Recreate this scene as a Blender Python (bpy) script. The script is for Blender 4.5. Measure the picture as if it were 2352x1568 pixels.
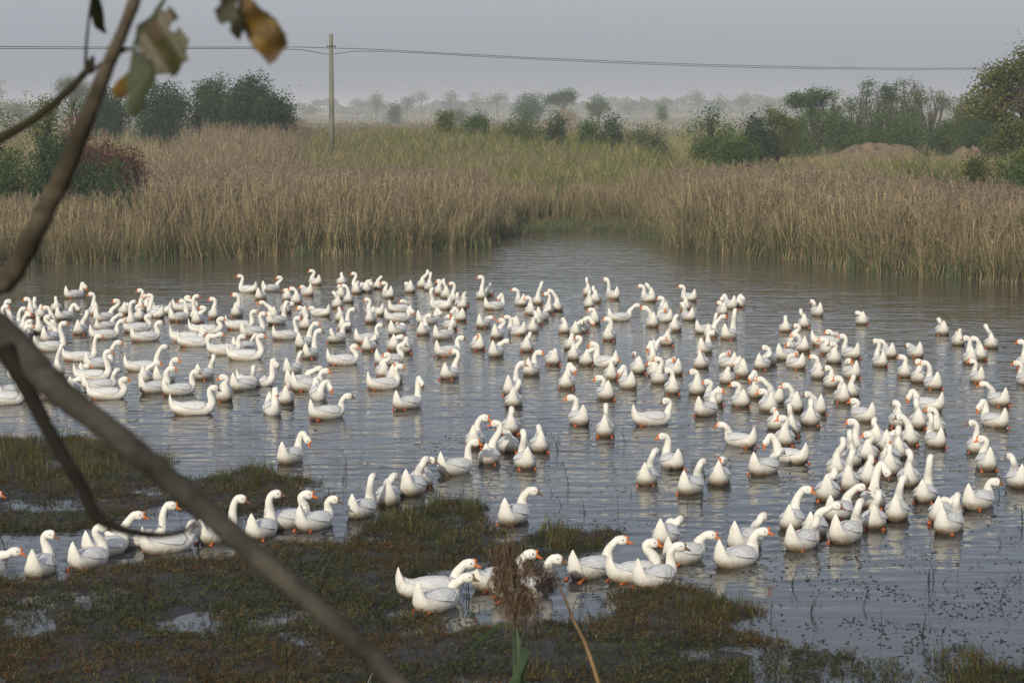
import bpy, math, random
import numpy as np
from mathutils import Vector, Matrix

# ------------------------------------------------------------------ scene, camera, world, sun, exposure
scene = bpy.context.scene
for o in list(bpy.data.objects):
    bpy.data.objects.remove(o)
COL = scene.collection
R = math.radians
rnd = random.Random(11)
rng = np.random.default_rng(11)

CAM_H = 4.8
FPX = 5297.0                      # focal length in units of a 2352 px wide frame
CX, CY, HOR = 1176.0, 784.0, 250.0
PITCH = math.atan((CY - HOR) / FPX)
cam_d = bpy.data.cameras.new('camera')
cam_d.lens = 50.0
cam_d.sensor_width = 22.2
cam_d.sensor_fit = 'HORIZONTAL'
cam_d.clip_start = 0.1
cam_d.clip_end = 9000
cam_d.dof.use_dof = True
cam_d.dof.focus_distance = 42.0
cam_d.dof.aperture_fstop = 9.0
cam = bpy.data.objects.new('camera', cam_d)
cam.location = (0, 0, CAM_H)
cam.rotation_euler = (R(90) - PITCH, 0, 0)
COL.objects.link(cam)
scene.camera = cam

SUN_EL, SUN_AZ = R(25), R(-162)    # azimuth measured from +Y clockwise: behind the camera, to its left
world = bpy.data.worlds.new('World')
scene.world = world
world.use_nodes = True
wn, wl = world.node_tree.nodes, world.node_tree.links
wn.clear()
sky = wn.new('ShaderNodeTexSky')
sky.sky_type = 'NISHITA'
sky.sun_disc = False
sky.sun_elevation = SUN_EL
sky.sun_rotation = SUN_AZ
sky.air_density = 1.2
sky.dust_density = 2.5
sky.ozone_density = 2.0
hs = wn.new('ShaderNodeHueSaturation')
hs.inputs['Saturation'].default_value = 0.5
tint = wn.new('ShaderNodeMix'); tint.data_type = 'RGBA'; tint.blend_type = 'MULTIPLY'
tint.inputs[0].default_value = 1.0
tint.inputs[7].default_value = (0.97, 0.975, 1.06, 1)
bg = wn.new('ShaderNodeBackground')
bg.inputs['Strength'].default_value = 0.128
wo = wn.new('ShaderNodeOutputWorld')
wl.new(sky.outputs[0], hs.inputs['Color'])
wl.new(hs.outputs[0], tint.inputs[6])
veil = wn.new('ShaderNodeMix'); veil.data_type = 'RGBA'      # thin even overcast over the clear sky
veil.inputs[0].default_value = 0.6
veil.inputs[7].default_value = (2.66, 2.92, 3.48, 1)
wl.new(tint.outputs[2], veil.inputs[6])
wl.new(veil.outputs[2], bg.inputs['Color'])
wl.new(bg.outputs[0], wo.inputs['Surface'])

sun_d = bpy.data.lights.new('sun', 'SUN')
sun_d.energy = 2.75
sun_d.angle = R(2.5)
sun_d.color = (1.0, 0.91, 0.72)
sun = bpy.data.objects.new('sun', sun_d)
sdir = Vector((math.sin(SUN_AZ) * math.cos(SUN_EL), math.cos(SUN_AZ) * math.cos(SUN_EL), math.sin(SUN_EL)))
sun.rotation_euler = sdir.to_track_quat('Z', 'Y').to_euler()
sun.location = (0, 0, 50)
COL.objects.link(sun)

scene.view_settings.view_transform = 'Standard'
scene.view_settings.look = 'None'
scene.view_settings.exposure = 0.15
scene.view_settings.gamma = 1.0
scene.view_settings.use_curve_mapping = False
cy = scene.cycles
cy.use_denoising = True
try:
    cy.denoiser = 'OPENIMAGEDENOISE'
except Exception:
    pass
cy.max_bounces = 6
cy.diffuse_bounces = 2
cy.glossy_bounces = 3
cy.transmission_bounces = 3
cy.volume_bounces = 1
cy.transparent_max_bounces = 6
cy.caustics_reflective = False
cy.caustics_refractive = False
cy.sample_clamp_indirect = 4.0
cy.blur_glossy = 0.5

# ------------------------------------------------------------------ helpers
CAMP = Vector((0, 0, CAM_H))
FWD = Vector((0, math.cos(PITCH), -math.sin(PITCH)))
UPV = Vector((0, math.sin(PITCH), math.cos(PITCH)))
RGT = Vector((1, 0, 0))

def ray(u, v):
    return FWD + RGT * ((u - CX) / FPX) - UPV * ((v - CY) / FPX)

def at_y(u, v, y):
    d = ray(u, v)
    return CAMP + d * (y / d.y)

def at_water(u, v, z=0.0):
    d = ray(u, v)
    return CAMP + d * ((z - CAM_H) / d.z)

def at_depth(u, v, t):
    return CAMP + ray(u, v) * t

def proj(x, y, z):
    """world -> 2352 px frame (numpy ok)"""
    dz = z - CAM_H
    fw = y * math.cos(PITCH) - dz * math.sin(PITCH)
    up = y * math.sin(PITCH) + dz * math.cos(PITCH)
    return CX + FPX * x / fw, CY - FPX * up / fw

def link(o, parent=None):
    COL.objects.link(o)
    if parent is not None:
        o.parent = parent
    return o

def tag(o, label=None, cat=None, group=None, kind=None):
    if label: o['label'] = label
    if cat: o['category'] = cat
    if group: o['group'] = group
    if kind: o['kind'] = kind
    return o

def empty(name, loc=(0, 0, 0), rz=0.0):
    o = bpy.data.objects.new(name, None)
    o.empty_display_size = 0.2
    o.location = loc
    o.rotation_euler = (0, 0, rz)
    COL.objects.link(o)
    return o

def mesh_obj(name, verts, faces, mats, parent=None, smooth=True, mi=None, do_link=True):
    me = bpy.data.meshes.new(name)
    me.from_pydata([tuple(v) for v in verts], [], [tuple(f) for f in faces])
    if not isinstance(mats, (list, tuple)): mats = [mats]
    for m in mats: me.materials.append(m)
    if smooth: me.polygons.foreach_set('use_smooth', [True] * len(me.polygons))
    if mi is not None: me.polygons.foreach_set('material_index', mi)
    me.update()
    o = bpy.data.objects.new(name, me)
    if do_link: link(o, parent)
    return o

def quads_mesh(name, V, mats, mi=None):
    """V: (N,4,3) array of separate quads"""
    n = V.shape[0]
    me = bpy.data.meshes.new(name)
    me.vertices.add(n * 4); me.loops.add(n * 4); me.polygons.add(n)
    me.vertices.foreach_set('co', V.reshape(-1).astype(np.float32))
    me.loops.foreach_set('vertex_index', np.arange(n * 4, dtype=np.int32))
    me.polygons.foreach_set('loop_start', np.arange(0, n * 4, 4, dtype=np.int32))
    me.polygons.foreach_set('loop_total', np.full(n, 4, dtype=np.int32))
    if not isinstance(mats, (list, tuple)): mats = [mats]
    for m in mats: me.materials.append(m)
    if mi is not None: me.polygons.foreach_set('material_index', np.asarray(mi, dtype=np.int32))
    me.update(calc_edges=True)
    return me

def smoothstep(a, b, x):
    t = np.clip((x - a) / (b - a), 0, 1)
    return t * t * (3 - 2 * t)

_perm = np.random.default_rng(5).random((256, 256))
def vnoise(x, y):
    x = np.asarray(x, float); y = np.asarray(y, float)
    xi = np.floor(x).astype(int); yi = np.floor(y).astype(int)
    fx = x - xi; fy = y - yi
    fx = fx * fx * (3 - 2 * fx); fy = fy * fy * (3 - 2 * fy)
    g = lambda i, j: _perm[i & 255, j & 255]
    return (g(xi, yi) * (1 - fx) + g(xi + 1, yi) * fx) * (1 - fy) + (g(xi, yi + 1) * (1 - fx) + g(xi + 1, yi + 1) * fx) * fy
def fbm(x, y, o=4):
    s = 0; a = 0.5; n = 0
    for k in range(o):
        s = s + a * vnoise(x * 2 ** k + 17.3 * k, y * 2 ** k + 9.1 * k); n += a; a *= 0.5
    return s / n

def in_poly(u, v, P):
    u = np.asarray(u); v = np.asarray(v)
    c = np.zeros(u.shape, bool)
    n = len(P); j = n - 1
    for i in range(n):
        xi, yi = P[i]; xj, yj = P[j]
        if yi != yj:
            c ^= ((yi > v) != (yj > v)) & (u < (xj - xi) * (v - yi) / (yj - yi) + xi)
        j = i
    return c

# ------------------------------------------------------------------ materials
class NT:
    def __init__(s, name):
        s.m = bpy.data.materials.new(name); s.m.use_nodes = True
        s.n = s.m.node_tree.nodes; s.l = s.m.node_tree.links
        s.b = s.n['Principled BSDF']; s.out = s.n['Material Output']
    def new(s, t, **kw):
        n = s.n.new(t)
        for k, v in kw.items(): setattr(n, k, v)
        return n
    def noise(s, vec, scale, detail=4, rough=0.6, vscale=None):
        n = s.new('ShaderNodeTexNoise')
        n.inputs['Scale'].default_value = scale; n.inputs['Detail'].default_value = detail
        n.inputs['Roughness'].default_value = rough
        if vscale:
            mp = s.new('ShaderNodeMapping'); mp.inputs['Scale'].default_value = vscale
            s.l.new(vec, mp.inputs[0]); vec = mp.outputs[0]
        s.l.new(vec, n.inputs['Vector'])
        return n.outputs[0]
    def ramp(s, fac, stops):
        r = s.new('ShaderNodeValToRGB')
        e = r.color_ramp.elements
        while len(e) < len(stops): e.new(0.5)
        for k, (p, c) in enumerate(stops):
            e[k].position = p
            e[k].color = (*c, 1) if len(c) == 3 else c
        s.l.new(fac, r.inputs[0])
        return r.outputs[0]
    def mix(s, fac, a, b, mode='MIX'):
        m = s.new('ShaderNodeMix'); m.data_type = 'RGBA'; m.blend_type = mode
        for i, v in ((0, fac), (6, a), (7, b)):
            if isinstance(v, (int, float)): m.inputs[i].default_value = v
            elif isinstance(v, tuple): m.inputs[i].default_value = (*v, 1)
            else: s.l.new(v, m.inputs[i])
        return m.outputs[2]
    def math(s, op, a, b=None, clamp=False):
        m = s.new('ShaderNodeMath'); m.operation = op; m.use_clamp = clamp
        for i, v in ((0, a), (1, b)):
            if v is None: continue
            if isinstance(v, (int, float)): m.inputs[i].default_value = v
            else: s.l.new(v, m.inputs[i])
        return m.outputs[0]
    def bump(s, h, strength=0.4, dist=0.02):
        b = s.new('ShaderNodeBump'); b.inputs['Strength'].default_value = strength
        b.inputs['Distance'].default_value = dist
        s.l.new(h, b.inputs['Height']); s.l.new(b.outputs[0], s.b.inputs['Normal'])
        return b
    def col(s, c):
        if isinstance(c, tuple): s.b.inputs['Base Color'].default_value = (*c, 1)
        else: s.l.new(c, s.b.inputs['Base Color'])
    def sepy(s, p):
        q = s.new('ShaderNodeSeparateXYZ'); s.l.new(p, q.inputs[0]); return q.outputs[1]
    def obj(s): return s.new('ShaderNodeTexCoord').outputs['Object']
    def pos(s): return s.new('ShaderNodeNewGeometry').outputs['Position']

def mat_plain(name, c, rough=0.7, spec=0.3):
    t = NT(name); t.col(c); t.b.inputs['Roughness'].default_value = rough
    t.b.inputs['Specular IOR Level'].default_value = spec
    nz = t.noise(t.obj(), 25, 4)
    t.col(t.mix(t.math('MULTIPLY', nz, 0.5), c, tuple(x * 0.55 for x in c)))
    return t.m

def mat_leaf(name, stops, transl=0.35, rough=0.6, obj_var=0.35):
    """leaf colour varies leaf by leaf (random per island) and plant by plant"""
    t = NT(name)
    g = t.new('ShaderNodeNewGeometry'); oi = t.new('ShaderNodeObjectInfo')
    f = t.math('ADD', t.math('MULTIPLY', g.outputs['Random Per Island'], 1 - obj_var),
               t.math('MULTIPLY', oi.outputs['Random'], obj_var))
    c = t.ramp(f, stops)
    t.col(c)
    t.b.inputs['Roughness'].default_value = rough
    t.b.inputs['Specular IOR Level'].default_value = 0.25
    if transl > 0:
        tr = t.new('ShaderNodeBsdfTranslucent'); t.l.new(c, tr.inputs['Color'])
        mx = t.new('ShaderNodeMixShader'); mx.inputs[0].default_value = transl
        t.l.new(t.b.outputs[0], mx.inputs[1]); t.l.new(tr.outputs[0], mx.inputs[2])
        t.l.new(mx.outputs[0], t.out.inputs['Surface'])
    return t.m

# ground -----------------------------------------------------------
t = NT('field_soil_and_grass')
p = t.pos()
nz = t.noise(p, 0.05, 6, 0.6, (0.25, 1.0, 1.0))
fine = t.noise(p, 1.5, 5)
c1 = t.ramp(nz, [(0.3, (0.11, 0.125, 0.055)), (0.40, (0.16, 0.155, 0.07)), (0.44, (0.36, 0.29, 0.17)), (0.66, (0.42, 0.34, 0.21)), (0.74, (0.10, 0.11, 0.045))])
c2 = t.mix(t.math('MULTIPLY', fine, 0.7), c1, (0.07, 0.06, 0.03))
sep = t.new('ShaderNodeSeparateXYZ'); t.l.new(p, sep.inputs[0])
mud = t.math('SUBTRACT', 1.0, t.math('DIVIDE', t.math('SUBTRACT', sep.outputs[1], 80.0), 60.0), clamp=True)
c3 = t.mix(mud, c2, (0.045, 0.038, 0.022))
t.col(c3); t.b.inputs['Roughness'].default_value = 0.95
t.bump(fine, 0.5, 0.08)
M_GROUND = t.m

# water ------------------------------------------------------------
t = NT('murky_pond_water')
p = t.pos()
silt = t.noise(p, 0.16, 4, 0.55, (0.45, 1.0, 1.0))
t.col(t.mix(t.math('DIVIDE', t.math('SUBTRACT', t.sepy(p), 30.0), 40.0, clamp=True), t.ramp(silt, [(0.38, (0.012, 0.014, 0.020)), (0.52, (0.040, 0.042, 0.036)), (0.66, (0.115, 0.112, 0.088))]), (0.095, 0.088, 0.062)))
t.b.inputs['Roughness'].default_value = 0.045
t.b.inputs['IOR'].default_value = 1.333
w1 = t.noise(p, 2.3, 2, 0.5, (0.55, 1.35, 1.0))
w2 = t.noise(p, 1.0, 2, 0.5, (0.45, 1.3, 1.0))
w3 = t.noise(p, 0.12, 2)
hgt = t.math('ADD', t.math('MULTIPLY', w1, 0.8), t.math('MULTIPLY', w2, 0.7))
amp = t.ramp(w3, [(0.3, (0.5, 0.5, 0.5)), (0.65, (1, 1, 1))])
# calmer water over the weed beds near the camera bank
sep = t.new('ShaderNodeSeparateXYZ'); t.l.new(p, sep.inputs[0])
calm = t.math('ADD', 0.22, t.math('DIVIDE', t.math('SUBTRACT', sep.outputs[1], 21.0), 12.0), clamp=True)
am = t.math('MULTIPLY', t.math('MULTIPLY', hgt, amp), calm)
t.bump(am, 1.0, 0.058)
M_WATER = t.m

t = NT('wet_dark_mud')
p = t.pos()
nz = t.noise(p, 4, 6)
t.col(t.ramp(nz, [(0.3, (0.012, 0.010, 0.009)), (0.7, (0.035, 0.028, 0.018))]))
t.b.inputs['Roughness'].default_value = 0.45; t.b.inputs['Specular IOR Level'].default_value = 0.16
t.bump(t.noise(p, 18, 5), 0.8, 0.02)
M_MUD = t.m
HAZE_D = 0.00066
# ------------------------------------------------------------------ terrain
SHORE_PX = [(-2500, 640), (-900, 625), (-200, 618), (0, 612), (250, 600), (520, 592), (760, 585), (960, 578), (1090, 572), (1110, 560),
            (1140, 545), (1200, 536), (1330, 531), (1450, 534), (1500, 548), (1560, 566), (1700, 584), (1880, 606),
            (2060, 630), (2352, 655), (2700, 684), (3400, 730), (5000, 800)]
SH = np.array([tuple(at_water(u, v))[:2] for u, v in SHORE_PX])
SH = SH[np.argsort(SH[:, 0])]
def shore_y(x):
    return np.interp(x, SH[:, 0], SH[:, 1])
def shore_dist(x, y):
    s = y - shore_y(x)
    return s + 0.9 * (fbm(x * 0.8, y * 0.8, 3) - 0.5)
def ground_h(x, y):
    s = shore_dist(x, y)
    far = np.where(s > 0, 0.22 * smoothstep(0, 2.5, s) + 1.0 * smoothstep(4, 75, s) + 0.2 * smoothstep(60, 200, s), -0.5 * smoothstep(0, 3, -s))
    # paddy terraces: low bunds running across the fields
    bund = 0.35 * (np.abs(((y + 0.12 * x) / 55.0) % 1 - 0.5) < 0.035) * smoothstep(250, 320, y)
    near = np.clip((17.6 - y) * 0.19, 0, 3.2) + 0.05 * (fbm(x, y, 3) - .5) * (y < 17)
    z = np.where(y < 17.6, near, np.where(y < 40, -0.5 * smoothstep(17.6, 19.5, y), far + bund))
    z = z + 0.10 * (fbm(x * 0.12, y * 0.12, 4) - 0.5) * smoothstep(5, 40, s)
    return z
ys = np.concatenate([np.linspace(-20, 20, 50), np.linspace(21, 58, 15), np.linspace(59, 112, 160), np.geomspace(113.5, 900, 190), np.geomspace(930, 5200, 30)])
xs_ = np.linspace(-1, 1, 220)
xs_ = np.sign(xs_) * (0.55 * np.abs(xs_) + 0.45 * np.abs(xs_) ** 3)
YY, XX = np.meshgrid(ys, xs_, indexing='ij')
XX = XX * (60 + np.abs(YY) * 0.85)
ZZ = ground_h(XX, YY)
nv, nu = XX.shape
V = np.stack([XX, YY, ZZ], -1).reshape(-1, 3)
idx = np.arange(nv * nu).reshape(nv, nu)
F = np.stack([idx[:-1, :-1], idx[:-1, 1:], idx[1:, 1:], idx[1:, :-1]], -1).reshape(-1, 4)
tag(mesh_obj('ground', V, F.tolist(), M_GROUND), kind='structure')



# ------------------------------------------------------------------ near weed beds
MATS = [
 [(-400, 1010), (0, 1015), (60, 1008), (180, 1003), (300, 1040), (420, 1055), (330, 1075), (400, 1100), (600, 1085), (740, 1108), (770, 1150), (720, 1180), (560, 1200), (300, 1190), (150, 1215), (0, 1225), (-400, 1230)],
 [(760, 1240), (840, 1210), (900, 1170), (1000, 1145), (1100, 1165), (1110, 1215), (1200, 1230), (1290, 1215), (1400, 1225), (1370, 1260), (1250, 1280), (1180, 1340), (1090, 1290), (900, 1340), (700, 1330), (560, 1280), (620, 1240)],
 [(-400, 1345), (60, 1340), (200, 1325), (350, 1290), (500, 1275), (640, 1270), (800, 1320), (900, 1350), (900, 1390), (700, 1400), (560, 1395), (420, 1400), (330, 1420), (250, 1480), (60, 1500), (-400, 1500)],
 [(-400, 1500), (0, 1520), (140, 1500), (260, 1440), (400, 1430), (500, 1470), (640, 1480), (720, 1530), (860, 1540), (1000, 1560), (1000, 1700), (-400, 1700)],
 [(800, 1500), (960, 1440), (1150, 1440), (1350, 1420), (1480, 1385), (1620, 1370), (1720, 1400), (1650, 1440), (1800, 1475), (1950, 1470), (2060, 1520), (2090, 1570), (2140, 1700), (800, 1700)],
 [(1380, 1375), (1430, 1350), (1600, 1350), (1740, 1385), (1750, 1420), (1600, 1430), (1420, 1400)],
 [(2130, 1545), (2180, 1480), (2260, 1470), (2300, 1520), (2420, 1510), (2700, 1500), (2700, 1700), (2100, 1700)],
]
CHAN = [[(-400, 1240), (120, 1225), (330, 1170), (560, 1180), (760, 1120), (900, 1140), (1080, 1090), (1000, 1145), (900, 1180), (800, 1240), (560, 1250), (420, 1285), (180, 1325), (-400, 1345)]]
def weed_mask(u, v, x, y):
    a = np.zeros(np.shape(u))
    du = 60 * (fbm(x * 1.7, y * 1.1, 3) - .5); dv = 34 * (fbm(x * 1.7 + 40, y * 1.1 + 9, 3) - .5)
    for P in MATS: a = np.maximum(a, in_poly(u + du, v + dv, P).astype(float))
    for P in CHAN: a = np.where(in_poly(u + du, v + dv, P), a * 0.25, a)
    return a
def weed_density(x, y):
    u, v = proj(x, y, np.zeros_like(x))
    a = weed_mask(u, v, x, y)
    n = fbm(x * 1.3 + 3, y * 0.9, 4)
    d = a * (0.25 + 0.75 * smoothstep(0.36, 0.52, n))
    d = np.maximum(d, smoothstep(1335, 1370, v) * (u < 1000) * .55 * smoothstep(.36, .52, fbm(x * 3.1, y * 2.2, 3)))
    # sparse sprigs standing in the water around the beds
    near = smoothstep(960, 1240, v) * 0.007 + smoothstep(1340, 1500, v) * np.where(u > 1700, .006, .018) * smoothstep(.45, .6, fbm(x * 2, y * 2, 2))
    return np.maximum(d, near)

# mud that breaks the surface under the weeds
my = np.linspace(17.0, 36, 230); mx = np.linspace(-9.5, 7.5, 240)
MY, MX = np.meshgrid(my, mx, indexing='ij')
u_, v_ = proj(MX, MY, 0 * MX)
mk = weed_mask(u_, v_, MX, MY)
k = np.ones(5) / 5
mk = np.apply_along_axis(lambda r: np.convolve(r, k, 'same'), 0, mk)
mk = np.apply_along_axis(lambda r: np.convolve(r, k, 'same'), 1, mk)
mk = np.maximum(mk, smoothstep(1335, 1365, v_) * (u_ < 1000) * .8)
MZ = -0.058 + 0.072 * mk + 0.06 * (fbm(MX * 1.3 + 3, MY * .9, 4) - 0.47) * 1.6 + 0.02 * (fbm(MX * 7, MY * 7, 2) - .5)
idx = np.arange(MX.size).reshape(MX.shape)
F = np.stack([idx[:-1, :-1], idx[:-1, 1:], idx[1:, 1:], idx[1:, :-1]], -1).reshape(-1, 4)
keep = (MZ.reshape(-1)[F] > -0.05).any(1)
tag(mesh_obj('mud_bank', np.stack([MX, MY, MZ], -1).reshape(-1, 3), F[keep].tolist(), M_MUD), kind='structure')

# ------------------------------------------------------------------ instancer for uncountable growth
def source_collection(name, meshes):
    c = bpy.data.collections.new(name)
    for i, me in enumerate(meshes):
        o = bpy.data.objects.new('%s_%02d' % (name, i), me)
        c.objects.link(o)
    return c
def instancer(name, P, rz, sc, ids, coll, tilt=0.0):
    me = bpy.data.meshes.new(name)
    n = len(P)
    me.vertices.add(n); me.vertices.foreach_set('co', P.astype(np.float32).reshape(-1))
    tl = np.random.default_rng(3).normal(0, 1, (n, 2)) * tilt
    rot = np.stack([tl[:, 0], tl[:, 1], rz], -1)
    a = me.attributes.new('rot', 'FLOAT_VECTOR', 'POINT'); a.data.foreach_set('vector', rot.astype(np.float32).reshape(-1))
    a = me.attributes.new('sc', 'FLOAT', 'POINT'); a.data.foreach_set('value', sc.astype(np.float32))
    a = me.attributes.new('pick', 'INT', 'POINT'); a.data.foreach_set('value', ids.astype(np.int32))
    o = bpy.data.objects.new(name, me); COL.objects.link(o)
    g = bpy.data.node_groups.new(name, 'GeometryNodeTree')
    g.interface.new_socket('Geometry', in_out='INPUT', socket_type='NodeSocketGeometry')
    g.interface.new_socket('Geometry', in_out='OUTPUT', socket_type='NodeSocketGeometry')
    N = g.nodes; L = g.links
    gi = N.new('NodeGroupInput'); go = N.new('NodeGroupOutput')
    iop = N.new('GeometryNodeInstanceOnPoints')
    ci = N.new('GeometryNodeCollectionInfo'); ci.inputs['Collection'].default_value = coll
    ci.inputs['Separate Children'].default_value = True; ci.inputs['Reset Children'].default_value = True
    def attr(nm, ty):
        q = N.new('GeometryNodeInputNamedAttribute'); q.data_type = ty; q.inputs['Name'].default_value = nm
        return q.outputs['Attribute']
    iop.inputs['Pick Instance'].default_value = True
    L.new(gi.outputs[0], iop.inputs['Points']); L.new(ci.outputs[0], iop.inputs['Instance'])
    L.new(attr('pick', 'INT'), iop.inputs['Instance Index'])
    L.new(attr('rot', 'FLOAT_VECTOR'), iop.inputs['Rotation'])
    L.new(attr('sc', 'FLOAT'), iop.inputs['Scale'])
    L.new(iop.outputs[0], go.inputs[0])
    md = o.modifiers.new('scatter', 'NODES'); md.node_group = g
    tag(o, kind='stuff')
    return o

def ribbon(out, mi, p0, p1, p2, w, n, mat, rn, taper=True, side=None):
    """bent blade p0-p1-p2 (quadratic) as n quads"""
    p0, p1, p2 = np.array(p0), np.array(p1), np.array(p2)
    if side is None:
        a = rn.uniform(0, math.pi); side = np.array([math.cos(a), math.sin(a), 0.0])
    prev = None
    for i in range(n + 1):
        s = i / n
        c = (1 - s) ** 2 * p0 + 2 * s * (1 - s) * p1 + s * s * p2
        ww = w * ((1 - s * 0.92) if taper else (1 - 0.3 * s)) * 0.5
        cur = (c - side * ww, c + side * ww)
        if prev is not None:
            out.append([prev[0], prev[1], cur[1], cur[0]]); mi.append(mat)
        prev = cur

M_STEM = mat_leaf('dry_reed_stem', [(0.0, (0.15, 0.115, 0.05)), (0.4, (0.33, 0.26, 0.14)), (0.8, (0.50, 0.40, 0.225)), (1.0, (0.68, 0.57, 0.34))], 0.15)
M_RLEAF = mat_leaf('green_reed_leaf', [(0.0, (0.05, 0.095, 0.045)), (0.5, (0.10, 0.15, 0.065)), (0.85, (0.17, 0.19, 0.07)), (1.0, (0.28, 0.27, 0.12))], 0.3)
M_RDRY = mat_leaf('dry_reed_leaf', [(0.0, (0.15, 0.115, 0.05)), (0.6, (0.35, 0.275, 0.14)), (1.0, (0.6, 0.49, 0.27))], 0.25)
M_PLUME = mat_leaf('reed_plume', [(0.0, (0.13, 0.095, 0.062)), (0.5, (0.285, 0.215, 0.150)), (1.0, (0.48, 0.39, 0.29))], 0.3, 0.9)
M_YLEAF = mat_leaf('yellow_green_grass_blade', [(0.0, (0.09, 0.12, 0.03)), (0.45, (0.20, 0.215, 0.05)), (0.75, (0.33, 0.30, 0.09)), (1.0, (0.62, 0.53, 0.28))], 0.35)
REEDM = [M_STEM, M_RLEAF, M_RDRY, M_PLUME, M_YLEAF]

def reed_clump(seed, n=14, H=2.3, green=0.35, plume=0.75, rad=0.38):
    rn = random.Random(seed); out = []; mi = []
    for k in range(n):
        a = rn.uniform(0, 6.28); r = rad * math.sqrt(rn.random())
        b = np.array([r * math.cos(a), r * math.sin(a), -0.05])
        h = H * rn.uniform(0.55, 1.08); ln = rn.uniform(0, 0.6); la = rn.uniform(0, 6.28)
        if rn.random() < 0.16: ln = rn.uniform(.5, 1.3); h *= .75
        top = b + np.array([ln * math.cos(la), ln * math.sin(la), h])
        midp = (b + top) / 2 - np.array([ln * math.cos(la), ln * math.sin(la), 0]) * 0.25
        ribbon(out, mi, b, midp, top, 0.017, 3, 0, rn, taper=False)
        for q in range(rn.randint(5, 8)):
            s = rn.uniform(0.22, 0.93); c = b + (top - b) * s
            aa = rn.uniform(0, 6.28); L = rn.uniform(0.25, 0.5)
            rise = rn.uniform(0.05, 0.3)
            isg = rn.random() < green * (1.7 if s < 0.65 else 0.7)
            p1 = c + np.array([L * .5 * math.cos(aa), L * .5 * math.sin(aa), rise * L * 1.8])
            p2 = c + np.array([L * math.cos(aa), L * math.sin(aa), (rise - 0.25) * L * rn.uniform(.2, 2.2)])
            ribbon(out, mi, c, p1, p2, 0.036 if isg else .026, 3, 1 if isg else 2, rn)
        if rn.random() < plume:
            dr = rn.uniform(0, 6.28)
            for q in range(9):
                s = q / 9
                c = top + np.array([0.07 * s * math.cos(dr), 0.07 * s * math.sin(dr), 0.24 * s - 0.04])
                aa = dr + rn.uniform(-1.5, 1.5); L = 0.17 * (1.1 - s * 0.7)
                p1 = c + np.array([L * .5 * math.cos(aa), L * .5 * math.sin(aa), L * 0.5])
                p2 = c + np.array([L * math.cos(aa), L * math.sin(aa), L * rn.uniform(-0.35, 0.3)])
                ribbon(out, mi, c, p1, p2, 0.036, 2, 3, rn)
    return quads_mesh('reed_clump', np.array(out), REEDM, mi)

def grass_clump(seed, n=26, H=1.7, wid=0.035, mats=(4, 1), rad=0.4, droop=0.6):
    rn = random.Random(seed); out = []; mi = []
    for k in range(n):
        a = rn.uniform(0, 6.28); r = rad * math.sqrt(rn.random())
        b = np.array([r * math.cos(a), r * math.sin(a), -0.05])
        h = H * rn.uniform(0.5, 1.05); aa = rn.uniform(0, 6.28); L = h * rn.uniform(0.15, droop)
        d = np.array([math.cos(aa), math.sin(aa), 0])
        ribbon(out, mi, b, b + d * L * .3 + np.array([0, 0, h * 1.05]), b + d * L + np.array([0, 0, h * rn.uniform(.55, 1.0)]), wid, 4,
               mats[0] if rn.random() < .7 else mats[1], rn)
    return quads_mesh('grass_clump', np.array(out), REEDM, mi)

REEDS = source_collection('reed_source', [reed_clump(s, H=2.3, green=g, plume=p) for s, g, p in
        [(1, .15, .9), (2, .25, .8), (3, .2, .85), (4, .3, .8), (5, .75, .4), (6, .95, .2), (7, .85, .3), (8, .1, .95)]] +
        [grass_clump(s) for s in (21, 22, 23, 24)] +
        [grass_clump(s, n=40, H=.5, wid=.016, mats=(1, 2), rad=.35) for s in (31, 32)])

def scatter_poisson(n, x0, x1, y0, y1):
    return rng.uniform(x0, x1, n), rng.uniform(y0, y1, n)

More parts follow.
